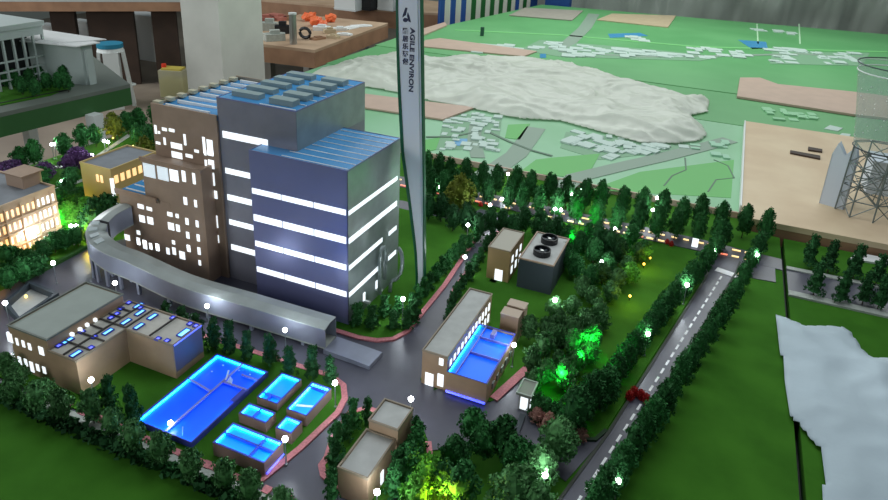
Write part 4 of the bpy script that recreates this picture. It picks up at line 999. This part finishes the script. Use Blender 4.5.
def th(x, y, d):
    e = min(1, d/.16); e = e*e*(3-2*e)
    wx = x+.15*noise.noise(Vector((x*2, y*2, 9))); wy = y*1.0+.15*noise.noise(Vector((x*2, y*2, 4)))
    lo_ = noise.noise(Vector((wx*3, wy*3, 21)))
    h_ = .022*e*(1+.8*lo_)+.018*e*ridged(wx*.8, wy*1.5, 1.7, 1)
    h_ += .022*min(1, d/.05)*max(0, ridged(wx*.8+lo_*.3, wy*1.9, 4.0, 2))**2
    h_ += .006*min(1, d/.03)*max(0, ridged(wx*.8+wy*.6, wy*1.4-wx*.5, 9, 3))**2
    h_ += .004*min(1, d/.02)*max(0, ridged(wx+.4*wy, wy*1.2, 18, 5))**2
    return .004+max(0, h_)
TP = [(312,72),(322,66),(342,62),(365,56),(396,53),(423,58),(460,56),(498,58),(540,60),(578,66),(605,73),(632,80),(650,88),(664,91),(684,96),(704,94),(709,99),(708,110),(690,114),(702,124),(707,133),(700,139),(680,142),(640,141),(600,130),(560,119),(520,117),(495,112),(460,104),(430,99),(400,91),(372,86),(340,82)]
crumple([tuple(P(x, y+3, MZ)[:2]) for x, y in TP], MZ+.004, .0115, th, 'plastic_film', TARP, 'long crumpled off-white plastic film heaped across the green maps', 'sheet')
def ph_(x, y, d):
    e = min(1, d/.05)
    return .004+.008*e+.020*e*max(0, ridged(x+.1, y*.7, 3.2, 5)-.35)+.006*e*ridged(x, y*1.4, 9, 6)
PP = [(776,314),(786,317),(806,325),(830,325),(843,326),(852,332),(857,340),(864,350),(873,357),(888,357),(930,352),(960,420),(960,560),(826,560),(821,450),(806,432),(797,420),(791,419),(785,380),(780,350)]
crumple([tuple(P(x, y, .01)[:2]) for x, y in PP], .003, .012, ph_, 'paper_sheet', PAPER, 'large creased white paper sheet lying over the right table section', 'sheet')

# ------------------------------------------------------------------ paper tower, wire tower and clear shell on the plywood
a = P(819, 203, .045); b = P(843, 210, .045)
pt = thing('paper_tower', 'pale grey paper box tower with notched top on plywood', 'model', (a.x+.05, a.y+.03, .045))
d = (b-a); d.z = 0; w_ = d.length; d.normalize(); n = Vector((-d.y, d.x, 0))
H_ = .19
def wall(p, q, top):
    k = (q-p); out = []
    mb = MB(); t = k.normalized().cross(Vector((0,0,1)))*.003
    pts = [(0,0),(1,0)]+top
    vs = [p+k*u+Vector((0,0,v)) for u, v in pts]+[p+k*u+Vector((0,0,v))-t for u, v in pts]; m_ = len(pts)
    mb.add(vs, [tuple(range(m_)), tuple(range(m_, 2*m_))[::-1]]+[(i, m_+i, m_+(i+1)%m_, (i+1)%m_) for i in range(m_)]); return mb
PAPG = mat('pale_paper', rgb(206, 216, 226), .7)
c0, c1, c2, c3 = a, a+d*w_, a+d*w_+n*w_*.35, a+n*w_*.35
notch = [(1,H_),(.85,H_+.045),(.5,H_+.004),(.15,H_+.045),(0,H_)]
wall(c0, c1, notch).build('paper_wall', PAPG, pt); wall(c1, c2, [(1,H_),(0,H_)]).build('paper_wall', PAPG, pt)
wall(c2, c3, notch).build('paper_wall', PAPG, pt); wall(c3, c0, [(1,H_),(0,H_)]).build('paper_wall', PAPG, pt)
# a second pale box behind the wire tower
s1 = P(868, 208, .045); st = thing('paper_box', 'pale paper box standing behind the wire tower', 'model', (s1.x+.05, s1.y+.2, .045))
B(s1.x+.01, s1.x+.16, s1.y+.16, s1.y+.28, .045, .17).build('box_body', PAPG, st); B(s1.x+.005, s1.x+.165, s1.y+.155, s1.y+.285, .17, .176).build('box_lid', PAPG, st)
wt = thing('wire_tower', 'grey wire lattice tower carrying a clear plastic drum', 'model', (.60, 2.55, .045))
cc = P(863, 212, .045); R0, R1 = .092, .086; HT = .235; NS = 8
def ringp(k, z, r): a = 2*math.pi*k/NS+.2; return Vector((cc.x+r*math.cos(a), cc.y+r*math.sin(a), .045+z))
lv = [0, .06, .12, .18, HT]; rr = [R0+(R1-R0)*z/HT for z in lv]
for k in range(NS):
    MB().tube([ringp(k, z, r) for z, r in zip(lv, rr)], .0028, 5).build('post', RODS, wt)
    for i in range(len(lv)-1):
        MB().tube([ringp(k, lv[i], rr[i]), ringp(k+1, lv[i+1], rr[i+1])], .0018, 4).build('brace', RODS, wt)
        if (i+k) % 2 == 0: MB().tube([ringp(k+1, lv[i], rr[i]), ringp(k, lv[i+1], rr[i+1])], .0018, 4).build('brace', RODS, wt)
for z, r in zip(lv[1:], rr[1:]):
    MB().tube([ringp(k, z, r) for k in range(NS)]+[ringp(0, z, r)], .0022, 5).build('ring', RODS, wt)
R_ = random.Random(8)
for k in range(10):
    p = ringp(k, R_.uniform(.02,.16), .05); q = ringp(k+R_.choice([3,4,5]), R_.uniform(.08,.23), .085)
    MB().tube([p, q], .0018, 4).build('brace', RODS, wt)
sh = thing('clear_drum', 'tall clear plastic drum with pale flecks on the wire tower', 'drum', (cc.x, cc.y, .045+HT))
n = 28; prof_ = [(.004,.086),(.06,.094),(.14,.108),(.22,.124),(.285,.136)]; vs = []
for z, r in prof_: vs += [(cc.x+r*math.cos(2*math.pi*j/n), cc.y+r*math.sin(2*math.pi*j/n), .045+HT+z) for j in range(n)]
MB().add(vs, [(i*n+j, i*n+(j+1)%n, (i+1)*n+(j+1)%n, (i+1)*n+j) for i in range(len(prof_)-1) for j in range(n)]).build('clear_shell', CLEAR, sh, smooth=True)
for z, r, m_ in ((.287,.137,DARK), (.003,.087,DARK), (.262,.1325,PLASW)):
    MB().tube([(cc.x+r*math.cos(2*math.pi*j/n), cc.y+r*math.sin(2*math.pi*j/n), .045+HT+z) for j in range(n+1)], .002, 5).build('rim_ring', m_, sh)
fb = MB()
for k in range(90):
    a = R_.uniform(0, 6.28); z = R_.uniform(.02,.25); r = .086+.18*z; p = Vector((cc.x+r*math.cos(a), cc.y+r*math.sin(a), .045+HT+z)); fb.ball(p, .0022*R_.uniform(.5,1), 5, 4)
fb.build('flecks', PLASW, sh)['kind'] = 'stuff'

# ------------------------------------------------------------------ left: raised neighbouring model table with white models
LT = table('neighbouring table with dark green apron at the upper left', 'display_table', [(-4.3,1.35),(P(0,113)[0],P(0,113)[1]-.3),tuple(P(0,113)[:2]),tuple(P(130,84)[:2]),(-3.7,3.05),(-4.6,2.6)], 0, .115,
   [(-2.95,2.4),(-2.9,1.75),(-3.9,1.6),(-3.9,2.7)], mat('grey_board_top', rgb(110, 118, 110), .5), APRG, PLASW)
flat(LT, [(0,106),(0,88),(40,80),(62,84),(70,88),(50,96)], LAWN, 'lawn', 0, .004)
strip(LT, [(0,104),(40,96),(70,90)], .01, mat('dark_kerb2', rgb(30, 40, 34), .8), 'kerb', 0, .006)
for i, (px, py) in enumerate(((6,68),(13,67),(20,74),(28,66),(34,76),(38,60),(45,70),(47,58),(54,60),(57,70),(62,63),(66,71))):
    q = P(px, py+4, .09); plant('garden_tree', 'ovoid', 'dark', q.x, q.y, 0, .10, 'dark round tree on the neighbouring upper left table, %s from the left' % ORD[i], 'tree', 'trees on the neighbouring table', .95)
WG = mat('grey_white_model', rgb(176, 188, 184), .6)
wa = P(88, 85, 0); wb = P(36, 70, 0)
WH = thing('white_wall_model', 'white grey walled box model with a white lid on the neighbouring table', 'model', (wa.x-.2, wa.y, 0))
q0, q1 = Vector(P(86,85,0)[:2]), Vector(P(97,83,0)[:2]); dX = Vector((-.97, -.22))
e0 = q0+dX*.62; e1 = q1+dX*.62+Vector((0,.06))
MB().prism([tuple(q0), tuple(q1), tuple(e1), tuple(e0)], 0, .215).build('box_body', WG, WH)
u0, u1 = q0+Vector((.03,-.05)), q1+Vector((.03,.03)); MB().prism([tuple(u0), tuple(u1), tuple(e1+Vector((0,.12))), tuple(e0+Vector((0,-.03)))], .215, .221).build('lid', WHITEP, WH)
MB().prism([tuple(u0+Vector((-.12,-.0))), tuple(u1+Vector((-.02,.06))), tuple(e1+Vector((.1,.16))), tuple(e0+Vector((.05,.0)))], .221, .226).build('lid', WHITEP, WH)
B(q0.x+.005, q0.x+.02, q0.y+.01, q0.y+.05, 0, .19).build('side_flap', WG, WH)
fp = P(31, 85, 0)
FR = thing('white_frame_model', 'white open frame model building at the upper left corner', 'model', (fp.x-.2, fp.y-.1, 0))
x1_, y1_ = fp.x, fp.y; x0_ = x1_-.42
B(x0_, x1_+.02, y1_-.30, y1_+.12, .300, .325).build('frame_roof', WG, FR); B(x0_, x1_+.01, y1_-.29, y1_-.285, .262, .300).build('fascia', WG, FR); B(x1_+.008, x1_+.013, y1_-.29, y1_+.11, .255, .300).build('fascia', WG, FR)
for k in range(8):
    y = y1_-.285+k*.055; B(x1_, x1_+.012, y, y+.010, 0, .300).build('post', WG, FR)
for k in range(7):
    x = x0_+.02+k*.06; B(x, x+.010, y1_-.29, y1_-.28, 0, .300).build('post', WG, FR)
for z in (.05, .09, .14):
    B(x1_+.001, x1_+.010, y1_-.29, y1_+.11, z, z+.008).build('rail', WG, FR); B(x0_, x1_, y1_-.29, y1_-.282, z, z+.008).build('rail', WG, FR)
B(x0_+.05, x1_-.08, y1_-.10, y1_+.08, 0, .29).build('core_wall', BLACK, FR)

# stool
sp = P(109.5, 43, -.25)
ST = thing('plastic_stool', 'white plastic stool with a blue round seat', 'stool', (sp.x, sp.y, -.8))
MB().tube([(sp.x,sp.y,-.285),(sp.x,sp.y,-.25)], .105, 24).build('seat', BLUEP, ST)
MB().tube([(sp.x,sp.y,-.32),(sp.x,sp.y,-.286)], .11, 24, r2=.10).build('seat_rim', PLASW, ST)
for k in range(4):
    a = math.pi/4+k*math.pi/2; ca, sa = math.cos(a), math.sin(a)
    MB().add([(sp.x+ca*r-sa*w_*1.5, sp.y+sa*r+ca*w_*1.5, z) for z, rs_ in ((-.8,(.15,.12)),(-.315,(.105,.08))) for r, w_ in ((rs_[0],-.04),(rs_[0],.04),(rs_[1],.04),(rs_[1],-.04))],
      [(3,2,1,0),(4,5,6,7),(0,1,5,4),(1,2,6,5),(2,3,7,6),(3,0,4,7)]).build('leg', PLASW, ST)
    b_ = a+math.pi/2; MB().tube([(sp.x+ca*.16, sp.y+sa*.16, -.62),(sp.x+math.cos(b_)*.16, sp.y+math.sin(b_)*.16, -.62)], .012, 6).build('rung', PLASW, ST)
# jug
jp = P(176, 97, -.8); jp = P(176, 96, -.8)
JG = thing('plastic_jug', 'translucent yellowish plastic jug with a red cap beside the column', 'jug', (jp.x, jp.y, -.8))
ja = .35; jd = Vector((math.cos(ja), math.sin(ja))); jn = Vector((-jd.y, jd.x)); J0 = Vector((jp.x, jp.y))
def jr(a, b, c, e): return [tuple(J0+jd*x+jn*y) for x, y in ((a,c),(b,c),(b,e),(a,e))]
MB().prism(jr(-.11,.11,-.08,.08), -.8, -.545).build('jug_body', JUGM, JG)
MB().prism(jr(-.106,.106,-.076,.076), -.796, -.63).build('liquid', mat('yellow_liquid', rgb(206, 198, 110), .4), JG)
MB().prism(jr(-.09,.09,-.06,.06), -.545, -.53).build('shoulder', mat('yellow_lid', rgb(196, 178, 84), .5), JG)
MB().tube([(*(J0+jd*-.085),-.545),(*(J0+jd*-.085),-.50)], .022, 10).build('cap', mat('red_cap', rgb(220, 60, 40), .4), JG)

# ------------------------------------------------------------------ background tables and clutter
a0, a1 = Vector(P(-60,9,0)[:2]), Vector(P(200,9,0)[:2])
BTn = (a1-a0).normalized(); BN = Vector((-BTn.y, BTn.x)); a0 += BN*.35; a1 += BN*.35
bt = table('long wooden edged table with pale top across the upper left', 'work_table', [tuple(a0), tuple(a1+BTn*.15), tuple(a1+BTn*.15+BN*1.0), tuple(a0+BN*1.0)], .03, .105, [], mat('pale_table_top', rgb(186, 190, 186), .6), WOOD, DWOOD)
for px, wd in ((52,.10),(103,.20),(160,.11)):
    q = P(px, 19, -.1); q = Vector((q.x, q.y, 0))+Vector((BN.x, BN.y, 0))*.35; MB().prism([tuple(Vector(q[:2])+BTn*s+BN*t) for s, t in ((-wd,.04),(wd,.04),(wd,.16),(-wd,.16))], -.8, -.1).build('leg', DWOOD, bt)
for px, w2, h2, lab in ((40,.06,.22,'left'),(76,.055,.25,'middle'),(140,.11,.30,'right')):
    q = P(px, 40, -.8+.3); c = Vector(q[:2])+BN*.5
    t = thing('storage_carton', 'white carton under the long wooden table, %s one' % lab, 'box', (c.x, c.y, -.8))
    B(c.x-w2*2, c.x+w2*2, c.y-w2, c.y+w2, -.8, -.8+h2*1.6).build('carton_body', WHITEP, t)
    B(c.x-w2*2-.005, c.x+w2*2+.005, c.y-w2-.005, c.y+w2+.005, -.8+h2*1.6, -.8+h2*1.6+.02).build('carton_lid', WHITEP, t)
c1, c2, c3 = P(314.5,50,0), P(385,24,0), P(266,45,0)
v1 = Vector(c1[:2]); v2 = v1+Vector((-.105, 1.30)); v3 = v1+Vector((-.85,-.085)); 
rt = table('solid wooden work table covered with parts behind the blue roof', 'work_table', [tuple(v1), tuple(v2), tuple(v2+Vector((-.85,-.085))), tuple(v3)], 0, .13, [], WOODT, WOOD, STEEL)
for p_ in (v1+Vector((-.5,.15)), v1+Vector((-.10,.5)), v2+Vector((-.10,-.25)), v2+Vector((-.7,-.2))):
    B(p_.x-.03, p_.x+.03, p_.y-.03, p_.y+.03, -.8, -.12).build('leg', STEEL, rt)
bb = table('brown board edged bench at the very back between column and chimney', 'work_table', [(-4.6,5.55),(-3.2,5.75),(-2.55,5.95),(-2.55,6.7),(-4.6,6.6)], .02, .17, [(-4.4,5.8),(-2.7,6.2)], WOODT, WOOD, DWOOD)
def on(px, py, z=0): return P(px, py, z)
q = on(293.5, 44); 
cy_ = thing('steel_cylinder', 'upright polished metal cylinder on the wooden work table', 'cylinder', (q.x, q.y, 0))
MB().tube([(q.x,q.y,0),(q.x,q.y,.21)], .026, 18).build('cylinder_body', STEEL, cy_, smooth=False); MB().tube([(q.x,q.y,.21),(q.x,q.y,.222)], .029, 18).build('cylinder_cap', PLASW, cy_)
q = on(306, 39)
rl = MB(); rl.tube([(q.x+.045*math.cos(t*math.pi/8), q.y-.01, .047+.035*math.sin(t*math.pi/8)) for t in range(17)], .012, 8); solo(rl, 'tape_roll', BLACK, 'black roll of tape standing beside the metal cylinder', 'tape')
for i, (px, py, r) in enumerate(((308,19,.05),(316,24,.055),(323,25,.04),(331,20,.05),(312,17,.04))):
    q = on(px, py+2); mb = MB(); R5 = random.Random(i)
    mb.ball((q.x,q.y,r*.7), r, 9, 7, sz=.7)
    mb.v = [(x+R5.gauss(0,.006), y+R5.gauss(0,.006), max(0, z+R5.gauss(0,.006))) for x, y, z in mb.v]
    solo(mb, 'orange_bag', ORANGE, 'crumpled orange bag in the heap on the work table, %s from the left' % ORD[[0,2,3,4,1][i]], 'bag', 'orange bags on the work table')
CL = sorted([(322,30,.07,.03,'white'),(330,33,.05,.03,'beige'),(340,30,.06,.02,'white'),(318,39,.06,.015,'brown'),(345,35,.06,.012,'white'),(350,28,.08,.008,'white'),(334,38,.05,.02,'beige'),(275,40,.08,.05,'grey'),(283,33,.06,.06,'dark'),(270,30,.07,.06,'grey'),(362,26,.09,.006,'white'),(276,19,.12,.03,'red'),(290,20,.05,.03,'brown'),(265,20,.08,.03,'red')])
CM = {'white': WHITEP, 'beige': BEIGB, 'brown': WOOD, 'grey': GREYP, 'dark': BLACK, 'red': mat('dusty_red', rgb(170, 104, 90), .7)}
cnt = {}
for i, (px, py, s, h_, c) in enumerate(CL):
    q = on(px, py); R6 = random.Random(i+40); a = R6.uniform(0, 1.5); ca, sa = math.cos(a), math.sin(a)
    mb = MB().prism([(q.x+ca*x*s-sa*y*s*.6, q.y+sa*x*s+ca*y*s*.6) for x, y in ((-1,-1),(.8,-1),(1,.2),(.5,1),(-1,.8))], 0, h_)
    mb.prism([(q.x+ca*x*s-sa*y*s*.6, q.y+sa*x*s+ca*y*s*.6) for x, y in ((-.5,-.5),(.4,-.6),(.5,.4),(-.4,.5))], h_, h_*1.5)
    cnt[c] = cnt.get(c, 0)+1
    solo(mb, 'scrap_part', CM[c], '%s offcut on the work table, %s from the left in the clutter' % (c, ORD[i]), 'offcut', 'offcuts on the work table')
# shelves/clutter silhouettes at the very back
for i, (px, w2, h2, m_, lab) in enumerate(((330,.22,.3,PLASW,'white storage crate at the very back, left'),(352,.10,.35,BLACK,'black machine part on the back bench'),(372,.16,.3,PLASW,'white storage crate at the very back, right'),(385,.1,.12,WHITEP,'low white box on the back bench'),(434,.07,.10,CM['red'],'dusty red box on bench beside striped panel'),(445,.03,.10,mat('yellow_box', rgb(220,200,120), .5),'small yellow box beside the striped panel'))):
    q = P(px, 14, .02); y_ = q.y+(.25 if i < 4 else .35)
    t = thing('storage_crate', lab, 'box', (q.x, y_, .02))
    B(q.x-w2/2, q.x+w2/2, y_, y_+.15, .02, .02+h2).build('crate_body', m_, t)
    for k in range(3): B(q.x-w2/2-.004, q.x+w2/2+.004, y_-.004, y_, .03+k*h2/3, .04+k*h2/3).build('crate_rib', m_, t)
# striped panel
sa_, sb_ = Vector(P(446,24,0)[:2]), Vector((-2.0,7.6))
SPn = thing('striped_panel', 'upright cloth panel striped white, blue and green at the back', 'panel', ((sa_.x+sb_.x)/2-.05, (sa_.y+sb_.y)/2, -.8))
NSs = 22; cs = ['b','w','b','w','b','w','g','w','g','w','g','w','g','w','g','w','b','w','g','w','b','b']
SM = {'w': mat('cloth_white', rgb(206, 208, 196), .8), 'b': mat('cloth_blue', rgb(30, 78, 150), .7), 'g': mat('cloth_green', rgb(20, 96, 40), .8)}
off = Vector((-.08, .02))
for k in range(NSs):
    u0, u1 = k/NSs, (k+1)/NSs; p, q = sa_+(sb_-sa_)*u0+off, sa_+(sb_-sa_)*u1+off; mid = (p+q)/2+Vector((.015,0))*(1 if k % 2 else -1)
    MB().prism([tuple(p), tuple(mid), tuple(q), tuple(q+Vector((-.01,0))), tuple(mid+Vector((-.01,0))), tuple(p+Vector((-.01,0)))], -.8, 1.1).build('stripe', SM[cs[k]], SPn)
# plastic curtain behind the far table
ca_, cb_ = Vector((-2.05, 7.62)), Vector((3.2, 8.25)); mb = MB(); nn_ = 220; nz = 14; vs = []
for i in range(nn_+1):
    u = i/nn_; p = ca_+(cb_-ca_)*u
    for j in range(nz+1):
        z = -.8+2.0*j/nz
        o_ = .10*noise.noise(Vector((u*14, z*1.6, 1)))*2+.05*ridged(u*6, z*1.1, 3.0, 4)+.03*ridged(u*9, z*2.0, 6.0, 7)
        vs.append((p.x, p.y+.34+o_, z))
mb.add(vs, [(i*(nz+1)+j, (i+1)*(nz+1)+j, (i+1)*(nz+1)+j+1, i*(nz+1)+j+1) for i in range(nn_) for j in range(nz)])
solo(mb, 'plastic_curtain', SHEET, 'wrinkled grey green plastic curtain hanging behind the far map', 'curtain', smooth=True)
cb2 = thing('stacked_boxes', 'dark brown crates behind the plastic curtain at right', 'box', (1.9, 8.9, -.8))
B(.9, 1.5, 8.7, 9.1, -.8, .8).build('crate', DWOOD, cb2); B(1.55, 3.0, 8.7, 9.1, -.8, .55).build('crate', DWOOD, cb2)
q = P(543, 3, .02); bx = thing('blue_tarpaulin', 'folded bright blue tarpaulin beside the curtain', 'tarpaulin', (-1.8, 7.43, -.8))
B(-1.93, -1.66, 7.38, 7.48, -.8, .35).build('folded_cloth', SM['b'], bx); B(-1.94, -1.65, 7.37, 7.49, .2, .24).build('fold', SM['b'], bx)

# ------------------------------------------------------------------ lift everything to table height
for o in bpy.data.objects:
    if '_o' in o.keys(): del o['_o']
for o in list(COL.objects):
    if o.parent is None and o is not cam: o.location.z += TZ
